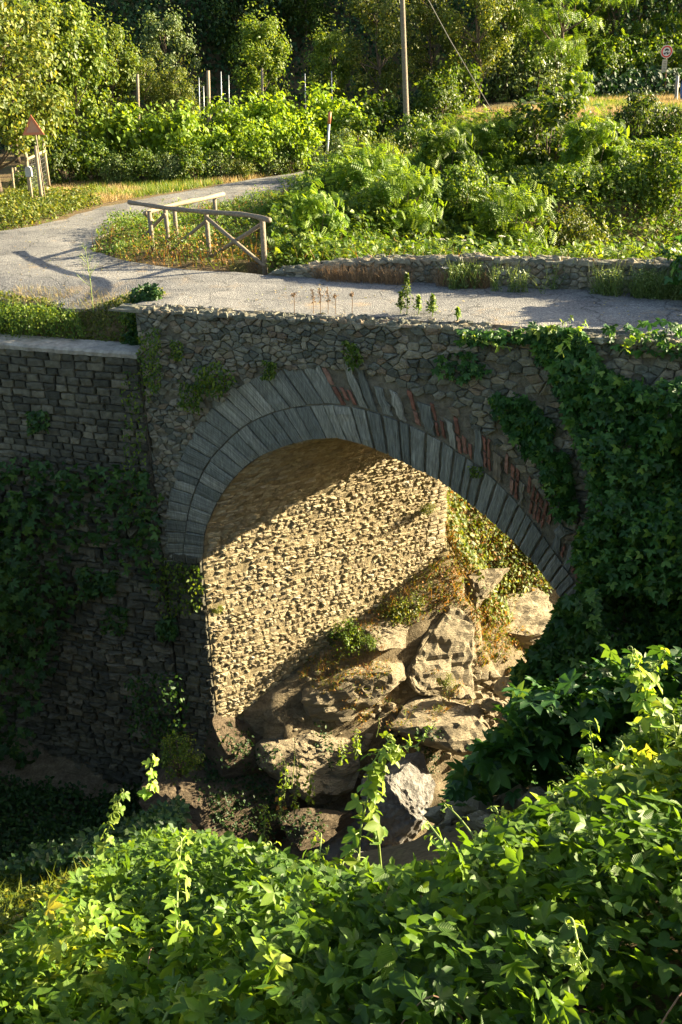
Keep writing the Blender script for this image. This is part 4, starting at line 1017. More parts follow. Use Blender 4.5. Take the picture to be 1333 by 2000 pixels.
# ------------------------------------------------------------------ bank plants on and around the bridge
def facepts(m, poly, hlo, hhi, t0=0., bul=0.):
    P_ = A(poly, float); a = RG.uniform(P_[:, 0].min(), P_[:, 0].max(), m); b = RG.uniform(P_[:, 1].min(), P_[:, 1].max(), m)
    k = inpoly(a, b, P_); a, b = a[k], b[k]
    d = FW[None]+RT[None]*((a-666.5)/F_PX)[:, None]-UP[None]*((b-1000)/F_PX)[:, None]
    tt = np.dot(O+t0*n-CAM, n)/(d@n); p = CAM+d*tt[:, None]
    thick = RG.uniform(hlo, hhi, len(p))+bul*S(.5+.9*sn(p[:, 0]*1.1, p[:, 2]*1.2, 1.6, 51))
    return p-n[None]*thick[:, None]
def faceleaf(name, parts, mat, lb, cat='creeper'):
    sets = []
    for m, poly, hl, hh, bul, kind, sz in parts:
        p = facepts(m, poly, hl, hh, 0, bul); sets.append(leafV(p, np.tile(-n*1.+A([0, 0, .55]), (len(p), 1)), sz, kind, .55, .8))
    return tag(leafobj(name, sets, mat), lb, cat, kind='stuff')
iv = [(1075, 690), (1150, 690), (1240, 740), (1290, 730), (1420, 700), (1420, 1700), (1160, 1560), (1050, 1450), (1010, 1330), (1060, 1230), (1112, 1190), (1140, 1100), (1130, 1010), (1170, 940), (1150, 860), (1110, 800), (1085, 740)]
faceleaf('wall_creeper', [(7000, [(1400, 690), (2000, 640), (2000, 1500), (1400, 1500)], .05, .45, .7, 'palm', .17), (15000, iv, .05, .4, .75, 'palm', .13), (4500, iv, .3, .55, .85, 'tri', .12),
   (900, [(1040, 632), (1140, 640), (1170, 700), (1100, 720), (1050, 700)], .02, .2, .15, 'palm', .12), (420, [(960, 770), (1030, 770), (1080, 820), (1075, 890), (1030, 880), (970, 810)], .02, .2, .1, 'palm', .13),
   (420, [(1040, 860), (1110, 880), (1130, 1010), (1090, 1000), (1065, 930)], .02, .2, .1, 'palm', .13), (160, [(860, 690), (925, 680), (960, 720), (900, 745), (850, 720)], .02, .12, .05, 'palm', .11),
   (160, [(900, 640), (1060, 640), (1060, 665), (900, 668)], .0, .15, .1, 'tri', .1), (170, [(1180, 630), (1400, 620), (1400, 700), (1300, 690), (1200, 680)], .0, .1, .1, 'tri', .12)], L_IVY,
   'dark green creeper hanging over the right end of the bridge')
faceleaf('wall_plants', [(500, [(385, 715), (440, 700), (470, 735), (440, 765), (390, 760)], .02, .2, .1, 'simple', .08), (300, [(355, 740), (400, 750), (400, 800), (355, 790)], .02, .15, .1, 'simple', .07),
   (260, [(520, 700), (545, 705), (540, 735), (515, 735)], .02, .12, .05, 'simple', .06), (260, [(675, 660), (700, 665), (712, 700), (690, 718), (680, 695)], .02, .14, .05, 'simple', .08),
   (500, [(285, 640), (320, 630), (325, 740), (300, 780), (280, 720)], .02, .2, .1, 'simple', .07), (200, [(340, 660), (365, 665), (360, 700), (335, 695)], .02, .1, .05, 'simple', .06), (700, [(300, 1080), (400, 1100), (402, 1180), (330, 1200), (290, 1140)], .03, .2, .1, 'simple', .08), (420, [(250, 720), (275, 715), (300, 880), (290, 1010), (262, 1000), (245, 850)], .03, .25, .12, 'simple', .075), (90, [(920, 905), (945, 905), (945, 925), (922, 925)], .1, .16, 0, 'simple', .06)], L_BUSH, 'small plants rooted in the joints of the bridge face', 'wall plants')
lo_l = [(-60, 900), (60, 880), (200, 900), (300, 900), (335, 1000), (320, 1130), (260, 1100), (180, 1040), (140, 1100), (170, 1180), (120, 1250), (0, 1300), (-60, 1300)]
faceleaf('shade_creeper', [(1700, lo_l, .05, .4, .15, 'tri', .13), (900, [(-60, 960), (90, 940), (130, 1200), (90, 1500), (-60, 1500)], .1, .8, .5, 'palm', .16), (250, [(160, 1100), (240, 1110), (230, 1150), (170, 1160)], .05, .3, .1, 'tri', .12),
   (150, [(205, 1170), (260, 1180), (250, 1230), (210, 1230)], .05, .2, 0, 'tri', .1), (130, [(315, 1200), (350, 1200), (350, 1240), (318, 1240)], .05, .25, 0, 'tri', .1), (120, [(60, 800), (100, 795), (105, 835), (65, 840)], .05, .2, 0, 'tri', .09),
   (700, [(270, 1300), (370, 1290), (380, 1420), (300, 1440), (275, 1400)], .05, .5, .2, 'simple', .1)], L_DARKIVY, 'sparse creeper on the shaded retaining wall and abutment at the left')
# ravine side leaves below the retaining wall
p = samp(110000, (-13, 0), (7.5, 17.6), [(-80, 1150), (140, 1180), (330, 1330), (380, 1450), (360, 1640), (200, 1720), (-80, 1760)], 0, lambda p: stc(p)[1] < -.1)
p1 = p.copy(); p1[:, 2] += RG.random(len(p))*.45
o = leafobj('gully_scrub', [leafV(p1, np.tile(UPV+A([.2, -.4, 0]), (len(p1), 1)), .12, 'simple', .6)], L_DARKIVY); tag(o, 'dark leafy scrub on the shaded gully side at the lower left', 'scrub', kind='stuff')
# ledge between coping and road
p = stpts(9000, (-7, -.35), (.45, 1.15)); p = p[(sn(p[:, 0], p[:, 1], 2.4, 61) > -.25) | (RG.random(len(p)) < .35)]; p1 = p.copy(); dd = .03+.2*S(.35+.9*sn(p[:, 0], p[:, 1], 2.4, 61)); p1[:, 2] += RG.random(len(p))*dd
o = leafobj('ledge_weeds', [leafV(p1, np.tile(UPV-n*.3, (len(p1), 1)), .065, 'simple', .8), blades(p[:500], .26, .6, 'blade', RG, .1, 1, .35)], L_YEL); tag(o, 'mixed weeds on the ledge between the retaining wall coping and the road', 'weeds', kind='stuff')
p = stpts(3200, (-6, -1.0), (.7, 1.5)); p = p[sn(p[:, 0], p[:, 1], 3, 62) > .1]; o = leafobj('ledge_grass', [blades(p, .18, .6, 'blade', RG, 0, 1, .6)], L_STRAW); tag(o, 'pale dry grass at the left road edge above the retaining wall', 'dry grass', kind='stuff')
q9 = stpts(9000, (-7, -.4), (.5, .8)); q9[:, 2] = -.78+.62*RG.random(len(q9))**.8; q9 = q9-n*(.02+.42*RG.random(len(q9)))[:, None]*(.4+.9*sn(q9[:, 0], q9[:, 2]*2, 2.2, 64))[:, None].clip(0, 1)
q9 = q9[(sn(q9[:, 0], q9[:, 2], 2.5, 66) > -.35)]
o = leafobj('hanging_weeds', [leafV(q9, np.tile(UPV-n, (len(q9), 1)), .06, 'simple', .7, .8), blades(q9[::14], .3, .6, 'blade', RG, .1, 1, .3)], L_BUSH); tag(o, 'bushy weeds hanging down to the pale coping of the retaining wall', 'weeds', kind='stuff')
p = stpts(900, (-.9, -.3), (.3, .9)); p1 = p.copy(); p1[:, 2] += RG.random(len(p))*.3
o = leafobj('ledge_ivy', [leafV(p1, np.tile(UPV-n*.6, (len(p1), 1)), .09, 'tri', .7)], L_DARKIVY); tag(o, 'dark leaves where the ledge meets the bridge end', 'ivy', kind='stuff')
# parapet foot weeds
def t_at(s_, t_, m, hs): 
    p = stpts(m, s_, t_); p[:, 2] = 0; return p
p = t_at((4.7, 9.4), (2.6, 3.05), 12000, 0); p = p[sn(p[:, 0], p[:, 1], 4.2, 72)+.4*sn(p[:, 0], p[:, 1], 11, 73) > .05]; hv = .12+.16*S(.5+.8*sn(p[:, 0], p[:, 1], 2.2, 71))
p1 = p.copy(); p1[:, 2] += RG.random(len(p))*hv*1.6
o = leafobj('parapet_weeds', [blades(p[:2000], .55, .4, 'blade', RG, 0, .85, .3), leafV(p1, np.tile(UPV-n*.5, (len(p1), 1)), .05, 'simple', .7)], L_GREY); tag(o, 'grey-green tufts growing along the foot of the far parapet', 'weeds', kind='stuff')
p = t_at((1.8, 5.4), (2.75, 3.06), 3200, 0); p = p[sn(p[:, 0], p[:, 1], 4, 74) > -.2]; o = leafobj('brown_weeds', [blades(p, .36, .4, 'blade', RG, 0, 1, .25)], L_DRY); tag(o, 'withered reddish-brown weeds at the foot of the parapet', 'weeds', kind='stuff')
p = stpts(500, (1.5, 9), (3.1, 3.4)); p[:, 2] = .38; o = leafobj('parapet_top_weeds', [blades(p[:160], .35, .4, 'blade', RG, 0, 1, .3)], L_RUST); tag(o, 'dry stalks rising behind the parapet cap', 'weeds', kind='stuff')
PROTO['ivybush'] = bush_tpl(27, 'ivy_bush', .75, 1.0, 22, 1500, 'tri', .13, L_IVY, lobe=.4)
place('ivybush', W3(9.35, 2.9, 0), .4, 1.15, 'dark ivy bush swallowing the right end of the far parapet', 'bush')
place('ivybush', W3(10.6, 2.9, .0), 1.4, 1.3, 'unseen bush added just outside the right edge to shade the deck', 'bush')  # added out of view so that its shadow falls across the deck

# ------------------------------------------------------------------ hillside seen through the arch
p = samp(240000, (0, 14), (18, 30), [(845, 1190), (850, 900), (1000, 850), (1200, 1200), (1080, 1260), (960, 1230)]); s, t, d = stc(p); k = (t > 4.6) & (d < -.5) & (p[:, 2] < -.2); p = p[k]; a, b = pxy(p); kk = (p[:, 2] > -8.4+.9*sn(p[:, 0], p[:, 1], .9, 81)); p = p[kk]
k = len(p); nl = np.tile(A([.45, -.35, .8]), (k, 1)); p1 = p+A([.4, -.25, .9])*(RG.random((k, 1))*.3); h = k*2//3
o = leafobj('bank_weeds', [leafV(p1[:h], nl[:h], .1, 'simple', .7), blades(p[h:], .3, .4, 'blade2', RG, .4, 1, .8)], L_RUST); tag(o, 'green and rust-coloured weeds on the sunlit bank seen through the arch', 'weeds', kind='stuff')
o = leafobj('bank_creeper', [leafV(p1[:h//2]+A([.05, 0, .1]), nl[:h//2], .12, 'oval', .7)], L_YEL); tag(o, 'bright green leaves among the weeds of the sunlit bank', 'weeds', kind='stuff')

# ------------------------------------------------------------------ rocks
def rock(name, c, size, seed, mat, lb, rot=0., cuts=9, amp=.16, sub=5, tilt=(0, 0), group=None, strata=.0, nofs=0):
    rg = np.random.default_rng(seed); bm = bmesh.new(); bmesh.ops.create_icosphere(bm, subdivisions=sub, radius=1)
    V = A([x.co[:] for x in bm.verts]); F = [tuple(q.index for q in f.verts) for f in bm.faces]; bm.free()
    for _ in range(cuts+9):
        d = nrm(rg.normal(0, 1, 3)); c0 = rg.uniform(.36, .78); k = np.maximum(0, V@d-c0); V = V-k[:, None]*d*.97
    a_ = nrm(V.copy()); dsp = np.zeros(len(V))
    for i, q in enumerate(V):
        w_ = Vector(q*1.6+seed*3.1); f1 = mnoise.fractal(w_*2.0, .7, 2.1, 6)
        vd = mnoise.voronoi(Vector((w_.x*1.5, w_.y*1.5, w_.z*2.4))+Vector((f1, f1, f1))*.25)[0]; cr = vd[1]-vd[0]
        vd2 = mnoise.voronoi(w_*4.5)[0]; dsp[i] = amp*(.55*f1+.12*(vd[0]-.4)-.42*max(0, .06-cr)/.06-.1*max(0, .07-(vd2[1]-vd2[0]))/.07)+.02*mnoise.noise(Vector((q*A([3, 3, 14])).tolist()))
    V = V+a_*dsp[:, None]; V = V*A(size)
    if strata: V += nrm(A(size))*0+A([1, 1, .3])*(strata*np.sin(V[:, 2:3]*16/max(size)+V[:, 0:1]*2)*.5)*nrm(V)
    Mx = np.array(Matrix.Rotation(rot, 3, 'Z') @ Matrix.Rotation(tilt[0], 3, 'X') @ Matrix.Rotation(tilt[1], 3, 'Y')); V = V@Mx.T
    o = link_mesh(name, V, F, mat, None, False, np.full(len(V), rg.random())); 
    o.location = tuple(float(x) for x in c); return tag(o, lb, 'rock', group)
def PWALL(px, py, out=0.):
    P1 = O+.5*u+mw*out; d = ray(px, py); return CAM+d*(np.dot(P1-CAM, mw)/np.dot(d, mw))
def PH(px, py, z): return P(px, py, z)
def DT(d, t, z): return W3(4+(d+.656*t)/.755, t, z)
RK = [
 ('cliff_outcrop', DT(-3.9, 7.2, -8.1), (2.2, 1.2, 1.2), 121, ROCKM, 'upper rock shelf of the sunlit face, under the rusty weeds', .5, .1),
 ('boulder', P(650, 1330, -8.8), (1.9, 1.5, 1.2), 101, ROCKM, 'big slab-sided boulder at the foot of the vault wall', .5, .2),
 ('boulder', P(825, 1290, -8.9), (1.6, 1.6, 1.6), 102, ROCKM, 'tall leaning boulder right of the slab-sided one', .9, .3),
 ('boulder', DT(-2.5, 4.9, -7.5), (1.1, .8, .85), 103, ROCKM, 'blocky boulder with a dark face below the rusty weeds', .3, .3),
 ('cliff_outcrop', DT(-2.9, 6.3, -9.3), (2.3, 1.2, 1.8), 104, ROCKM, 'cracked sunlit rock face at the right of the opening', .52, .1),
 ('cliff_outcrop', DT(-3.2, 8.4, -8.9), (2.2, 1.2, 1.8), 105, ROCKM, 'rock outcrop touching the right side of the arch', .52, 0),
 ('boulder', P(745, 1225, -7.7), (1.3, 1.1, .6), 106, ROCKM, 'flat rock ledge beside the small green bush under the arch', .2, .1),
 ('boulder', P(620, 1450, -9.9), (2.0, 1.5, 1.1), 107, ROCKM, 'shaded rock under the slab-sided boulder', 1.6, .2),
 ('boulder', P(860, 1410, -9.8), (1.7, 1.4, 1.2), 108, ROCKM, 'shaded boulder between the leaning boulder and the white one', .4, .1),
 ('boulder', P(958, 1375, -9.0), (.34, .3, .28), 109, ROCKM, 'round stone on top of the pile of small stones', .4, .1),
 ('boulder', P(925, 1395, -9.2), (.3, .26, .25), 110, ROCKM, 'small stone left in the pile under the rock face', .1, .4),
 ('boulder', P(985, 1400, -9.3), (.28, .22, .26), 111, ROCKM, 'small stone right in the pile under the rock face', .6, .1),
 ('boulder', P(940, 1430, -9.6), (.5, .3, .3), 112, ROCKM, 'long pale stone at the bottom of the pile', .9, .5),
 ('boulder', P(900, 1350, -9.0), (.4, .35, .3), 113, ROCKM, 'angular stone at the left of the pile', .4, .5),
 ('boulder', P(1000, 1340, -8.8), (.5, .4, .4), 114, ROCKM, 'stone wedged under the rock face beside the creeper', 1.4, .5),
 ('white_boulder', P(765, 1590, -10.9), (1.5, 1.2, 1.6), 115, ROCKG, 'pitted pale grey boulder in full sun at the bottom of the gully', .3, .2),
 ('boulder', P(690, 1640, -11.2), (1.0, .8, .85), 116, ROCKG, 'grey boulder left of the pale pitted one, half behind leaves', .8, .2),
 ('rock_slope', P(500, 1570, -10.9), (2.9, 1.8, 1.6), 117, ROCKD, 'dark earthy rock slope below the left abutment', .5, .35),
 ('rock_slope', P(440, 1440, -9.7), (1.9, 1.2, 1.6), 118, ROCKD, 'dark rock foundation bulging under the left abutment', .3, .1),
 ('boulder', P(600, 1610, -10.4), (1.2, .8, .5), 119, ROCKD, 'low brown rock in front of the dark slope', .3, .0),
]
for nm, c, sz, sd, mt, lb, rot, ti in RK: rock(nm, c, sz, sd, mt, lb, rot, tilt=(ti, ti*.6), sub=5 if max(sz) > .6 else 4, amp=.11 if nm == 'cliff_outcrop' or nm == 'white_boulder' else .085, cuts=13 if nm == 'cliff_outcrop' else 9)
# small plants by the rocks
PROTO['tuft'] = bush_tpl(28, 'small_shrub', .42, .6, 14, 1100, 'simple', .06, L_BUSH, lobe=.4)
PROTO['tuftY'] = bush_tpl(29, 'small_shrub', .5, .4, 14, 1000, 'simple', .06, L_YEL, lobe=.45)
for key, c, sc, lb in [('tuft', PWALL(678, 1262, .25), 1.0, 'small bright green bush on the ledge at the foot of the vault wall'), ('tuftY', PWALL(790, 1200, .3), 1.1, 'yellowish tuft between the vault wall and the rusty weeds'),
   ('tuft', P(350, 1500, -7.6), 1.05, 'sunlit bush hanging on the dark rock below the abutment'), ('tuftY', PWALL(835, 1000, .1), .45, 'little tuft growing beside the squared corner stones of the vault'),
   ('tuftY', P(870, 1335, -8.3), .45, 'little tuft among the stones below the rock face'), ('tuft', P(720, 1265, -7.3), .45, 'dark little plant in the crack behind the slab-sided boulder'), ('tuftY', PWALL(425, 1195, .08), .3, 'tiny tuft on the front edge of the vault wall')]:
    place(key, c, None, sc, lb, 'small shrub')

# ------------------------------------------------------------------ foreground bank
def fore(m, poly, xr, yr, dz0, dz1):
    x = RG.uniform(*xr, m); y = RG.uniform(*yr, m); z = T(x, y); mu = .35+.5*sn(x, y, 1.3, 91)+.28*sn(x, y, 3.4, 92)
    p = np.stack([x, y, z+dz0+(dz1-dz0)*RG.random(m)**.6*(.6+mu)], 1)
    a, b = pxy(p); f_ = (p-CAM)@FW; k = (f_ > .5) & inpoly(a, b, A(poly, float)) if poly is not None else (f_ > .3)
    return p[k]
def slope_n(p):
    e = .3; gx_ = (T(p[:, 0]+e, p[:, 1])-T(p[:, 0]-e, p[:, 1]))/(2*e); gy_ = (T(p[:, 0], p[:, 1]+e)-T(p[:, 0], p[:, 1]-e))/(2*e)
    return nrm(np.stack([-gx_.clip(-.8, .8), -gy_.clip(-.8, .8), np.ones(len(p))], 1))
FG = [(-500, 2600), (-500, 1850), (0, 1850), (100, 1760), (220, 1660), (330, 1620), (460, 1640), (600, 1690), (680, 1700), (760, 1700), (850, 1690), (930, 1640), (1010, 1590), (1100, 1540), (1180, 1480), (1260, 1400), (1333, 1350), (1800, 1200), (1800, 2600)]
p = fore(170000, FG, (-5, 6), (.9, 7.2), .0, .8); p_fore = p.copy()
def wings(m, xr, yr):
    x = RG.uniform(*xr, m); y = RG.uniform(*yr, m); mu = .35+.5*sn(x, y, 1.3, 91); q_ = np.stack([x, y, T(x, y)+.8*RG.random(m)**.6*(.6+mu)*.9], 1)
    f_ = (q_-CAM)@FW; a, b = pxy(q_); out = (f_ < .4) | (a < -480) | (a > 1790) | (b > 2560)
    return q_[out & (np.linalg.norm(q_-CAM, axis=1) > 1.1)]
p = np.vstack([p, wings(26000, (1, 9), (-1.5, 7)), wings(12000, (-7, 0), (-1.5, 5)), wings(6000, (0, 2), (-1.5, 2))]); k = len(p); r_ = RG.random(k); N = slope_n(p)
near_ = np.linalg.norm(p-CAM, axis=1)
sz = .085
a1 = r_ < .3; a2 = (r_ >= .3) & (r_ < .5); a3 = (r_ >= .5) & (r_ < .72); a4 = r_ >= .72
def patch(st, q): v_, f_, a_ = st; return v_, f_, np.clip(a_*.62+.38*S(.5+.9*sn(v_[:, 0], v_[:, 1], 2.6, 97))-.02, 0, 1)
o = leafobj('hop_foliage', [patch(st, 0) for st in [leafV(p[a1], N[a1]+UPV*.5, .048, 'hop', .65, .25), leafV(p[a2], N[a2]+UPV*.5, .072, 'palm', .65, .3), leafV(p[a4]+A([0, 0, .03]), N[a4]+UPV*.5, .045, 'oval', .8, .2), leafV(p[a3], N[a3]+UPV*.5, .066, 'tri', .6, .3)]], L_HOP)
def add_veins(o, kinds_counts):
    x = np.concatenate([np.tile(np.abs(TP[k_][0][:, 0]), c_) for k_, c_ in kinds_counts]); y = np.concatenate([np.tile(TP[k_][0][:, 1], c_) for k_, c_ in kinds_counts])
    ok_ = np.concatenate([np.full(len(TP[k_][0])*c_, k_ in ('hop', 'oval')) for k_, c_ in kinds_counts])
    for nm, a_ in (('mid', np.where(ok_, x, 1)), ('aux', np.where(ok_, y-.8*x, 0))):
        at_ = o.data.attributes.new(nm, 'FLOAT', 'POINT'); at_.data.foreach_set('value', a_.astype(np.float32))
add_veins(o, [('hop', int(a1.sum())), ('palm', int(a2.sum())), ('oval', int(a4.sum())), ('tri', int(a3.sum()))])
nt_ = L_HOP.node_tree; b_ = nt_.nodes['Principled BSDF']; src_ = b_.inputs['Base Color'].links[0].from_socket
def mth(op, a, b=None):
    m_ = nt_.nodes.new('ShaderNodeMath'); m_.operation = op
    for i_, q_ in enumerate((a, b)):
        if q_ is None: continue
        if isinstance(q_, (int, float)): m_.inputs[i_].default_value = q_
        else: nt_.links.new(q_, m_.inputs[i_])
    return m_.outputs[0]
wv_ = mth('SINE', mth('MULTIPLY', attr(nt_, 'aux'), 46.)); vn = ramp(nt_, wv_, [(.86, (0, 0, 0)), (1, (.5,)*3)]); md_ = ramp(nt_, attr(nt_, 'mid'), [(0, (.9,)*3), (.03, (0, 0, 0))])
vm = mixc(nt_, 1., vn, md_, 'ADD'); c_ = mixc(nt_, mth('MULTIPLY', vm, .35), src_, (.34, .42, .12))
sp_ = ramp(nt_, noise_n(nt_, 38, 5, .7), [(.3, (.68,)*3), (.55, (1.,)*3), (.75, (1.2,)*3)]); c_ = mixc(nt_, 1., c_, sp_, 'MULTIPLY')
bl_ = ramp(nt_, noise_n(nt_, 90, 3, .6), [(.7, (0, 0, 0)), (.76, (.8,)*3)]); c_ = mixc(nt_, bl_, c_, (.16, .1, .03))
nt_.links.new(c_, b_.inputs['Base Color']); bump(nt_, b_, wv_, .35, .004)
tag(o, 'mass of lobed hop and bramble leaves covering the near bank', 'climbing foliage', kind='stuff')
# creeper in the shade between the near bank and the bridge
RV = [(830, 1760), (850, 1600), (900, 1500), (985, 1400), (1050, 1250), (1120, 1190), (1450, 1000), (2100, 900), (2100, 1700), (1100, 1750)]
p = fore(75000, RV, (-1, 12), (5.5, 16.5), .05, .9); p = p[stc(p)[1] < -.1]; N = slope_n(p); k = len(p)
o = leafobj('shaded_creeper', [leafV(p, N+UPV*.5, .15, 'palm', .5, .4)], L_IVY); tag(o, 'shaded creeper covering the slope between the near bank and the right abutment', 'creeper', kind='stuff')
# hanging curtain of leaves at the right of the opening
def curtain(m, poly, t0, t1):
    P_ = A(poly, float); a = RG.uniform(P_[:, 0].min(), P_[:, 0].max(), m); b = RG.uniform(P_[:, 1].min(), P_[:, 1].max(), m); k = inpoly(a, b, P_); a, b = a[k], b[k]
    d = FW[None]+RT[None]*((a-666.5)/F_PX)[:, None]-UP[None]*((b-1000)/F_PX)[:, None]; t = RG.uniform(t0, t1, len(a))
    return CAM+d*((np.dot(O-CAM, n)+t)/(d@n))[:, None]
p = curtain(8500, [(1100, 1170), (1160, 1150), (1250, 1500), (1150, 1620), (960, 1560), (975, 1430), (1025, 1370), (1005, 1310), (1065, 1240)], -2.2, -.6)
o = leafobj('hanging_creeper', [leafV(p, np.tile(-n+UPV*.6, (len(p), 1)), .16, 'palm', .6, .8)], L_IVY); tag(o, 'curtain of creeper leaves hanging in front of the right springing, sun spots showing through', 'creeper', kind='stuff')
# tier with dry ground at lower left
p = samp(30000, (-6, -1.4), (6.4, 11), [(-90, 1620), (200, 1640), (330, 1620), (330, 1700), (160, 1800), (0, 1900), (-90, 1950)])
p1 = p.copy(); up2 = S((sn(p[:, 0], p[:, 1], 1.5, 95)+.35)*1.3); kk = RG.random(len(p)) < .15+.85*up2; p1[:, 2] += RG.random(len(p))*.3*up2; p1 = p1[kk]
o = leafobj('mound_plants', [leafV(p1, slope_n(p1), .075, 'simple', .7), blades(p1[::9], .2, .5, 'blade2', RG, .3, 1, .8)], L_YEL); tag(o, 'small sunlit plants and grass on the dry earth mound at the lower left', 'ground cover', kind='stuff')

# ---- shoots and single plants
def shoot(name, pts_, lb, cat, kind='palm', size=.09, nl=14, r0=.006, mat=L_TIP, stem=STEM, curl=True, group=None, start=.1, droop=.3, grow=-.5, seed=None, spread=.04):
    rg = np.random.default_rng(seed if seed is not None else int(abs(pts_[0][0]*977+pts_[0][1]*331)) % 9999)
    q = A(curve3(pts_, 8)); base = q[0].copy(); q = q-base
    root = thing(name, tuple(base), lb, cat, group); mb = MB(); m = len(q)
    if curl:
        e = q[-1]; dr = nrm(q[-1]-q[-3]); sd = nrm(np.cross(dr, A([.3, 1, .2]))); c0 = e+sd*.013
        q = np.vstack([q, [c0-sd*.013*math.cos(a)*(1-a/16)+dr*.013*math.sin(a)*(1-a/16) for a in np.linspace(.5, 7, 12)]])
    tube(mb, q, [r0*(1-.75*i/len(q)) for i in range(len(q))], 6); mb.build('stem', stem, root, True)
    sets = []
    pos = []; 
    for k in range(nl):
        f_ = start+(1-start)*(k+.5)/nl; i = min(m-2, int(f_*(m-1))); pos.append((lerp(q[i], q[i+1], f_*(m-1)-i), f_))
    pp_ = A([a for a, _ in pos]); ff = A([b for _, b in pos])
    off = nrm(rg.normal(0, 1, (nl, 3))*A([1, 1, .35]))*spread
    V, F, a = leafV(pp_+off, off/spread+UPV*.9, size*(1+grow*ff), kind, .35, droop, rg); sets.append((V, F, a))
    pet = MB()
    for a, b in zip(pp_, off): tube(pet, [a, a+b*.5+UPV*.004, a+b], r0*.35, 4)
    leafobj('leaves', sets, mat, root); pet.build('leaf_stalk', stem, root)
    return root
def pd(px, py, y): return PD(px, py, y)
SHOOTS = [
 ([(196, 1730, 5.6), (205, 1650, 5.6), (222, 1590, 5.6), (242, 1545, 5.65)], 'tall upright shoot at the left, in front of the dark gully', 'tri', .12, 16),
 ([(150, 1790, 5.3), (190, 1720, 5.4), (205, 1680, 5.5)], 'short leafy shoot beside the tall left one', 'tri', .1, 8),
 ([(338, 1920, 3.4), (345, 1820, 3.6), (348, 1720, 3.8), (355, 1640, 3.9)], 'long thin upright shoot left of centre with a pale twining stem', 'tri', .085, 18),
 ([(320, 1995, 2.7), (335, 1960, 2.8), (348, 1920, 2.9)], 'hairy young shoot tip near the bottom edge', 'tri', .05, 10),
 ([(290, 1560, 6.6), (292, 1520, 6.7), (300, 1475, 6.8)], 'sunlit sprig with pale leaves against the dark gully', 'tri', .13, 9),
 ([(700, 1720, 5.9), (705, 1620, 6.0), (728, 1530, 6.1), (760, 1470, 6.15), (800, 1455, 6.2)], 'leafy climbing shoot crossing in front of the pale boulder', 'tri', .1, 22),
 ([(745, 1700, 5.95), (735, 1600, 6.0), (720, 1520, 6.05), (735, 1480, 6.1), (765, 1440, 6.1)], 'second leafy shoot twined with the one before the pale boulder', 'tri', .1, 16),
 ([(790, 1460, 6.2), (815, 1455, 6.2), (835, 1430, 6.2), (850, 1415, 6.2)], 'arching tendril tip above the pale boulder', 'tri', .06, 8),
 ([(1290, 1480, 4.9), (1275, 1400, 5.0), (1255, 1330, 5.1), (1235, 1265, 5.15)], 'tall shoot with a curled tip at the right', 'tri', .12, 16),
 ([(1300, 1450, 4.9), (1290, 1390, 5.0), (1270, 1330, 5.05), (1300, 1275, 5.0)], 'shoot leaning right beside the curled one', 'tri', .11, 14),
 ([(1165, 1540, 5.1), (1160, 1480, 5.2), (1152, 1415, 5.3)], 'straight shoot standing alone left of the tall right ones', 'tri', .1, 12),
 ([(1060, 1620, 4.9), (1075, 1560, 5.0), (1100, 1530, 5.0)], 'young shoot curling above the near leaves', 'tri', .07, 6),
 ([(930, 1640, 5.0), (900, 1600, 5.1), (870, 1570, 5.2)], 'tendril reaching left just right of the pale boulder', 'tri', .05, 3),
 ([(905, 1760, 4.4), (880, 1670, 4.5), (835, 1605, 4.7)], 'slanting shoot with small leaves below the pale boulder', 'tri', .08, 8),
 ([(1010, 1780, 3.8), (1085, 1760, 3.9), (1150, 1730, 4.0), (1200, 1722, 4.0)], 'thin stem lying across the near leaves', 'tri', .06, 4),
 ([(420, 1860, 3.6), (410, 1820, 3.7), (440, 1790, 3.8), (470, 1770, 3.8)], 'curling tendril over the near leaves', 'tri', .05, 3),
 ([(620, 1700, 5.6), (625, 1670, 5.7), (628, 1630, 5.8)], 'short shoot at the top of the near leaves, centre', 'tri', .09, 9),
 ([(660, 1720, 5.6), (668, 1690, 5.6), (690, 1655, 5.7)], 'short shoot just left of the climbing pair', 'tri', .08, 7),
]
def leaf_depth(px, py):
    d = ray(px, py); ts = np.linspace(1.2, 14, 900); q_ = CAM+ts[:, None]*d; h = q_[:, 2]-T(q_[:, 0], q_[:, 1])-.5
    return q_[int(np.argmax(h < 0)), 1] if (h < 0).any() else None
def settle(pts_):
    y_ = leaf_depth(pts_[0][0], pts_[0][1])
    if y_ is None or y_ > 7.5: return pts_
    return [(a, b, c+(y_-pts_[0][2])-.12) for a, b, c in pts_]
SHOOTS += [([(60, 1900, 4), (55, 1850, 4), (70, 1800, 4.05)], 'short shoot at the left edge of the near leaves', 'tri', .08, 9),
 ([(520, 1760, 5), (515, 1700, 5.05), (530, 1650, 5.1)], 'slim shoot left of the climbing pair, behind the thin upright one', 'tri', .08, 10),
 ([(980, 1700, 4.4), (985, 1640, 4.45), (970, 1580, 4.5)], 'upright shoot right of the slanting one below the pale boulder', 'tri', .08, 10),
 ([(1240, 1600, 4), (1235, 1520, 4.05), (1215, 1450, 4.1)], 'leafy shoot below the two tall right ones', 'tri', .09, 14),
 ([(1320, 1560, 4), (1325, 1480, 4.05), (1315, 1400, 4.1)], 'shoot at the right edge below the curled one', 'tri', .09, 12),
 ([(1120, 1900, 3), (1130, 1860, 3.05), (1120, 1800, 3.1)], 'short pale shoot low at the right among the near leaves', 'tri', .05, 9),
 ([(560, 1940, 2.9), (590, 1890, 3), (600, 1850, 3.05)], 'short pale shoot low in the middle of the near leaves', 'tri', .05, 9)]
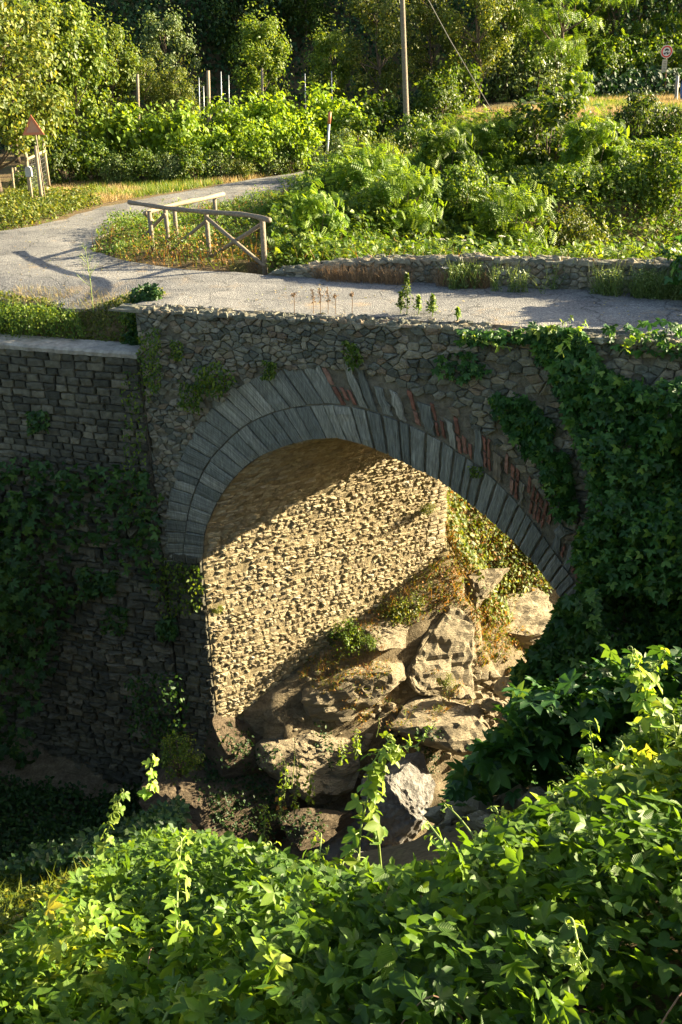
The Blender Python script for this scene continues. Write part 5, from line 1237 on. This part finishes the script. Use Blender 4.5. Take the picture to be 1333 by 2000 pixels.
for pts_, lb, kd, szz, nl in [(settle(a), b, c, d, e) for a, b, c, d, e in SHOOTS]: shoot('vine_shoot', [pd(*q) for q in pts_], lb, 'shoot', kd, szz*.9, int(nl*1.7), group='young shoots of the near bank')
for q_, lb in [([(1085, 700), (1120, 660), (1145, 625)], 'bright sprig rising over the deck edge at the top of the wall creeper'), ([(1030, 650), (1080, 640), (1120, 620)], 'trailing bright sprig along the deck edge left of the wall creeper'),
    ([(1210, 690), (1240, 660), (1290, 650)], 'bright sprig at the upper right of the wall creeper'), ([(1000, 680), (950, 670), (905, 650)], 'creeper sprig reaching left below the deck edge'), ([(1300, 1000), (1290, 950), (1330, 930)], 'pale sprig on the wall creeper near the right edge'), ([(1180, 940), (1150, 900), (1160, 860)], 'pale sprig on the wall creeper above the haunch')]:
    shoot('creeper_sprig', [PF(a, b, -.55 if b > 690 else -.25) for a, b in q_], lb, 'sprig', 'tri', .13, 16, group='bright sprigs of the wall creeper')
# plants in the gully beam
for px, pb_y, pt, lb in [(555, 1560, 1485, 'short leafy stem left in the sunlit group below the boulders'), (575, 1590, 1475, 'leafy stem in the sunlit group below the boulders'), (604, 1570, 1495, 'tallest green stem in the sunlit group below the boulders'),
    (668, 1490, 1450, 'sunlit leafy stem above the pale boulder'), (694, 1480, 1425, 'upright leafy stem above and left of the pale boulder'), (515, 1640, 1570, 'small green stem over the dark rock slope'), (545, 1600, 1540, 'reddish-leaved stem in the sunlit group')]:
    b = P(px, pb_y, -9.2); t_ = PD(px+RG.uniform(-4, 4), pt, b[1]); shoot('gully_plant', [b, lerp(b, t_, .5)+A([.03, 0, 0]), t_], lb, 'plant', 'simple', .14, 30, .012, L_VINE if 'red' not in lb else L_RUST, STEM, False, 'leafy stems in the gully', .1, .5, -.4, spread=.07)
for px, pb_y, pt, lb in [(570, 1540, 1440, 'tall dry stalk beside the sunlit gully plants'), (690, 1470, 1425, 'short dry stalk above the pale boulder'), (735, 1440, 1400, 'thin dry stalk left of the arching tendril')]:
    b = P(px, pb_y, -9.0); t_ = PD(px+6, pt, b[1]); shoot('dry_stalk', [b, lerp(b, t_, .5)+A([.02, 0, 0]), t_], lb, 'stalk', 'simple', .05, 14, .01, L_DRY, STEM, False, 'dry stalks in the gully', .5, .4, -.2)
# conical green sprigs on the near edge of the deck
for px, pb_y, pt, w_, lb in [(795, 606, 535, .15, 'dense conical green plant, tallest on the near edge of the deck'), (818, 606, 578, .09, 'small green plant touching the tallest conical one'), (783, 604, 572, .08, 'small sprig at the left foot of the tallest conical plant'), (845, 611, 578, .12, 'second conical plant on the near edge of the deck'), (895, 620, 603, .06, 'tiny green sprig right of the conical plants')]:
    b = P(px, pb_y, .08); t_ = PD(px, pt, b[1]); root = thing('spurge_plant', tuple(b), lb, 'plant', 'green plants on the deck edge'); h_ = t_[2]-b[2]
    mb = MB(); tube(mb, [A([0, 0, -.08]), A([.01, 0, h_*.5]), A([0, 0, h_])], .008, 6); mb.build('stem', STEM, root)
    m = int(260*w_/.15); zf = RG.random(m); an = RG.uniform(0, 6.28, m); rr_ = w_*(1-zf*.85)*RG.uniform(.2, 1, m); pts3 = np.stack([np.cos(an)*rr_, np.sin(an)*rr_, h_*(.05+.95*zf)], 1)
    d3 = nrm(np.stack([np.cos(an), np.sin(an), np.full(m, 1.1)], 1)); leafobj('leaves', [leafV(pts3, d3, .06, 'simple', .4, -.5)], L_BUSH if w_ > .07 else L_ROB, root)
# dead flower stalks on the coping
for i, (px, pt) in enumerate([(612, 566), (626, 562), (641, 560), (575, 572), (688, 572), (655, 575)]):
    b = P(px, 604, .1); t_ = PD(px+1, pt, b[1]); root = thing('dead_flower_stalk', tuple(b), ['leftmost of three close dark dead stalks on the deck edge', 'middle of three close dark dead stalks on the deck edge', 'tallest right one of three close dark dead stalks', 'faint dead stalk left of the group of three', 'faint dead stalk between the three stalks and the conical plant', 'short dead stalk just right of the group of three'][i], 'stalk', 'dead stalks on the deck edge')
    h_ = t_[2]-b[2]; mb = MB(); tube(mb, [A([0, 0, -.08]), A([.01, 0, h_*.5]), A([0, 0, h_])], .006, 5); mb.build('stem', L_DRY, root)
    m = 60; pts3 = np.stack([RG.normal(0, .02, m), RG.normal(0, .02, m), h_*RG.uniform(.3 if i < 3 else .8, 1, m)], 1); leafobj('seed_head', [leafV(pts3, nrm(RG.normal(0, 1, (m, 3))), .035, 'simple', .5)], L_DRY, root)
# tall airy stalk at the left road edge
b = P(183, 610, -.32); t_ = PD(178, 482, b[1]); st_ = thing('fennel_stalk', tuple(b), 'tall airy branching stalk at the left edge of the road', 'plant'); h_ = t_[2]-b[2]
mb = MB(); tube(mb, [A([0, 0, 0]), A([.02, 0, h_*.5]), A([0, 0, h_])], [.009, .007, .003], 6)
ends = []
for k in range(16):
    f_ = RG.uniform(.3, .98); a = RG.uniform(0, 6.28); L = .3*(1.15-f_); e = A([math.cos(a)*L, math.sin(a)*L*.5, h_*f_+L*1.1]); s0 = A([0.01, 0, h_*f_]); tube(mb, [s0, lerp(s0, e, .5)+A([0, 0, -.02]), e], .004, 4); ends.append(e)
mb.build('stem', STEM, st_); E_ = np.repeat(A(ends), 22, 0); E_ = E_+RG.normal(0, .035, E_.shape); leafobj('leaves', [leafV(E_, np.tile(UPV, (len(E_), 1)), .035, 'blade2', .8, -.3)], L_TIP, st_)
# white umbels behind the parapet
for i, (px, py, lb) in enumerate([(862, 468, 'white umbel left of the others above the parapet'), (905, 470, 'white umbel flower second from the left above the parapet'), (980, 462, 'white umbel flower highest above the parapet'), (870, 524, 'white umbel flower in front of the parapet weeds'), (1018, 470, 'white umbel flower furthest right above the parapet')]):
    y = 18.6 if py > 500 else 21.4; t_ = PD(px, py, y); gz_ = 0. if py > 500 else float(T(A(t_[0]), A(y))); b = A([t_[0]-.05, y, gz_]); root = thing('umbel_flower', tuple(b), lb, 'flower', 'white umbel flowers')
    mb = MB(); tp2 = t_-b; tube(mb, [A([0, 0, 0]), tp2*.6+A([.02, 0, 0]), tp2], .005, 5)
    for k in range(7): a = k*.9; tube(mb, [tp2-A([0, 0, .05]), tp2+A([.05*math.cos(a), .05*math.sin(a), .01])], .002, 3)
    mb.build('stem', STEM, root); m = 90; a = RG.uniform(0, 6.28, m); q = .075*RG.random(m)**.5; pts3 = tp2+np.stack([q*np.cos(a), q*np.sin(a), .02-q*.2], 1); leafobj('flower_head', [leafV(pts3, np.tile(UPV, (m, 1)), .02, 'simple', .3)], WHITEP, root)

# ------------------------------------------------------------------ scree, tufts on the rocks, arching stems
bm = MB(); rgs = np.random.default_rng(5)
for i in range(330):
    if i < 130: a, b, zz_ = rgs.normal(945, 34), rgs.normal(1385, 38), -9.4
    else: a, b, zz_ = rgs.uniform(560, 1050), rgs.uniform(1280, 1640), -9.8
    q = P(a, b, zz_); gzv = float(T(A(q[0]), A(q[1])))
    q = G(a, b); r_ = rgs.uniform(.04, .13)*(1.5 if i < 130 else 1)
    th = [Vector(rgs.normal(0, 1, 3)).normalized() for _ in range(14)]; V = [A(t[:])*r_*rgs.uniform(.8, 1.1)*A([1.2, .9, .8]) for t in th]
    b2 = bmesh.new(); [b2.verts.new(x) for x in V]; bmesh.ops.convex_hull(b2, input=b2.verts); b2.verts.index_update()
    bm.add([q+A(x.co[:])+A([0, 0, r_*.4]) for x in b2.verts], [tuple(k.index for k in f_.verts) for f_ in b2.faces], rgs.random()); b2.free()
tag(bm.build('scree', ROCKM), 'loose angular stones and gravel on the gully floor', 'loose stones', kind='stuff')
bpy.context.view_layer.update(); DG = bpy.context.evaluated_depsgraph_get()
def cast(m, poly, nz, names):
    P_ = A(poly, float); out = []; nn_ = []
    a = rgs.uniform(P_[:, 0].min(), P_[:, 0].max(), m); b = rgs.uniform(P_[:, 1].min(), P_[:, 1].max(), m); k = inpoly(a, b, P_)
    for px, py in zip(a[k], b[k]):
        h = SC.ray_cast(DG, Vector(CAM), Vector(ray(px, py)).normalized())
        if h[0] and h[2].z > nz and h[4].name.split('.')[0] in names: out.append(h[1][:]); nn_.append(h[2][:])
    return A(out), A(nn_)
RN = ('boulder', 'cliff_outcrop', 'rock_slope', 'ground', 'scree')
hp, hn = cast(2600, [(560, 1300), (700, 1190), (830, 1130), (1090, 1180), (1080, 1330), (960, 1460), (700, 1420)], .35, RN)
kp = sn(hp[:, 0], hp[:, 1], 2.2, 111)+.5*sn(hp[:, 0], hp[:, 2], 5, 112) > .12; hp = hp[kp]
q = np.repeat(hp, 7, 0)+rgs.normal(0, .06, (len(hp)*7, 3))*A([1, 1, .2])
o = leafobj('rock_grass', [blades(q[::2], .22, .6, 'blade2', RG, .2, 1, .5), leafV(q[1::2]+A([0, 0, .05]), np.tile(UPV, (len(q[1::2]), 1)), .06, 'simple', .8)], L_RUST); tag(o, 'dry tufts and small weeds in the cracks of the sunlit rocks', 'weeds', kind='stuff')
hp, hn = cast(1500, [(380, 1420), (560, 1400), (860, 1430), (840, 1560), (640, 1640), (380, 1640)], .2, RN)
kp = sn(hp[:, 0], hp[:, 1], 2.5, 113) > .1; hp = hp[kp]; q = np.repeat(hp, 6, 0)+rgs.normal(0, .08, (len(hp)*6, 3))*A([1, 1, .3])
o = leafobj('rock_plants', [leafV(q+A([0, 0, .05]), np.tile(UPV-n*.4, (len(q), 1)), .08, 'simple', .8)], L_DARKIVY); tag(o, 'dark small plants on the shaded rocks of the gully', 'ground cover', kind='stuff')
hp, hn = cast(4200, [(740, 1200), (880, 1080), (980, 1120), (1060, 1230), (960, 1300), (900, 1300), (860, 1190), (780, 1230)], .1, ('ground',))
q = np.repeat(hp, 6, 0)+rgs.normal(0, .07, (len(hp)*6, 3))*A([1, 1, .3]); kp = rgs.random(len(q)) < .25+.75*S(.5+sn(q[:, 0], q[:, 1], 3, 114)); q = q[kp]; h_ = len(q)//2
o = leafobj('ledge_plants', [blades(q[:h_], .26, .6, 'blade2', RG, .3, 1, .6), leafV(q[h_:]+A([0, 0, .1]), np.tile(UPV, (len(q)-h_, 1)), .075, 'simple', .8)], L_RUST); tag(o, 'rusty and green weeds on the ledge between the vault corner and the rocks', 'weeds', kind='stuff')
STEMR = plain('bramble_stem', (.22, .12, .07), .6, 0, .3, 20)
bs = MB(); sel = rgs.permutation(len(p_fore))[:160]
for i in sel:
    c = p_fore[i]; L = rgs.uniform(.12, .4); a = rgs.uniform(0, 6.28); dv = A([math.cos(a), math.sin(a), 0])*L
    e0 = c-dv/2; e1 = c+dv/2; z0 = float(T(A(e0[0]), A(e0[1])))+rgs.uniform(.2, .42); z1 = float(T(A(e1[0]), A(e1[1])))+rgs.uniform(.3, .6)
    e0[2] = z0; e1[2] = z1; mid = (e0+e1)/2+A([0, 0, rgs.uniform(.05, .2)]); tube(bs, curve3([e0, mid, e1], 5), [.0022]*11, 5, rgs.random(), False)
tag(bs.build('bramble_stems', STEMR), 'thin brown bramble stems arching among the near leaves', 'stems', kind='stuff')

# unseen trees added around the frame to block skylight and darken the gully
for x, y, sc_, lb in [(-11.5, 12, 1.1, 'added unseen tree outside the left edge beside the gully, blocking skylight'), (-10, 5, 1.2, 'added unseen tree outside the left edge near the viewpoint, blocking skylight'), (-14.5, 17.5, 1.0, 'added unseen tree outside the left edge beyond the retaining wall, blocking skylight'), (-5, -5, 1.2, 'added unseen tree behind the viewpoint on the left, blocking skylight'), (4, -7, 1.2, 'added unseen tree behind the viewpoint on the right, blocking skylight')]:
    place('dark', gz(x, y), None, sc_, lb, 'tree', 'added sky-blocking trees out of view')
# litter and grit on the lane
m = 9000; x = rgs.uniform(-14, 9, m); y = rgs.uniform(14, 40, m); k = inpoly(x, y); x, y = x[k], y[k]
q = np.stack([x, y, np.full(len(x), .022)], 1); sx_, tx_, _d = stc(q); q[:, 2] += slump(sx_, tx_)
kk = sn(x, y, .9, 121)+.5*sn(x, y, 3, 122) > .25; kk |= (tx_ < .75) & (rgs.random(len(x)) < .6); q = q[kk]
tag(leafobj('lane_litter', [leafV(q, np.tile(A([0, 0, 1.]), (len(q), 1)), .05, 'simple', .25, 0, rgs, 0)], L_STRAW), 'dry leaves and straw littering the lane', 'litter', kind='stuff')
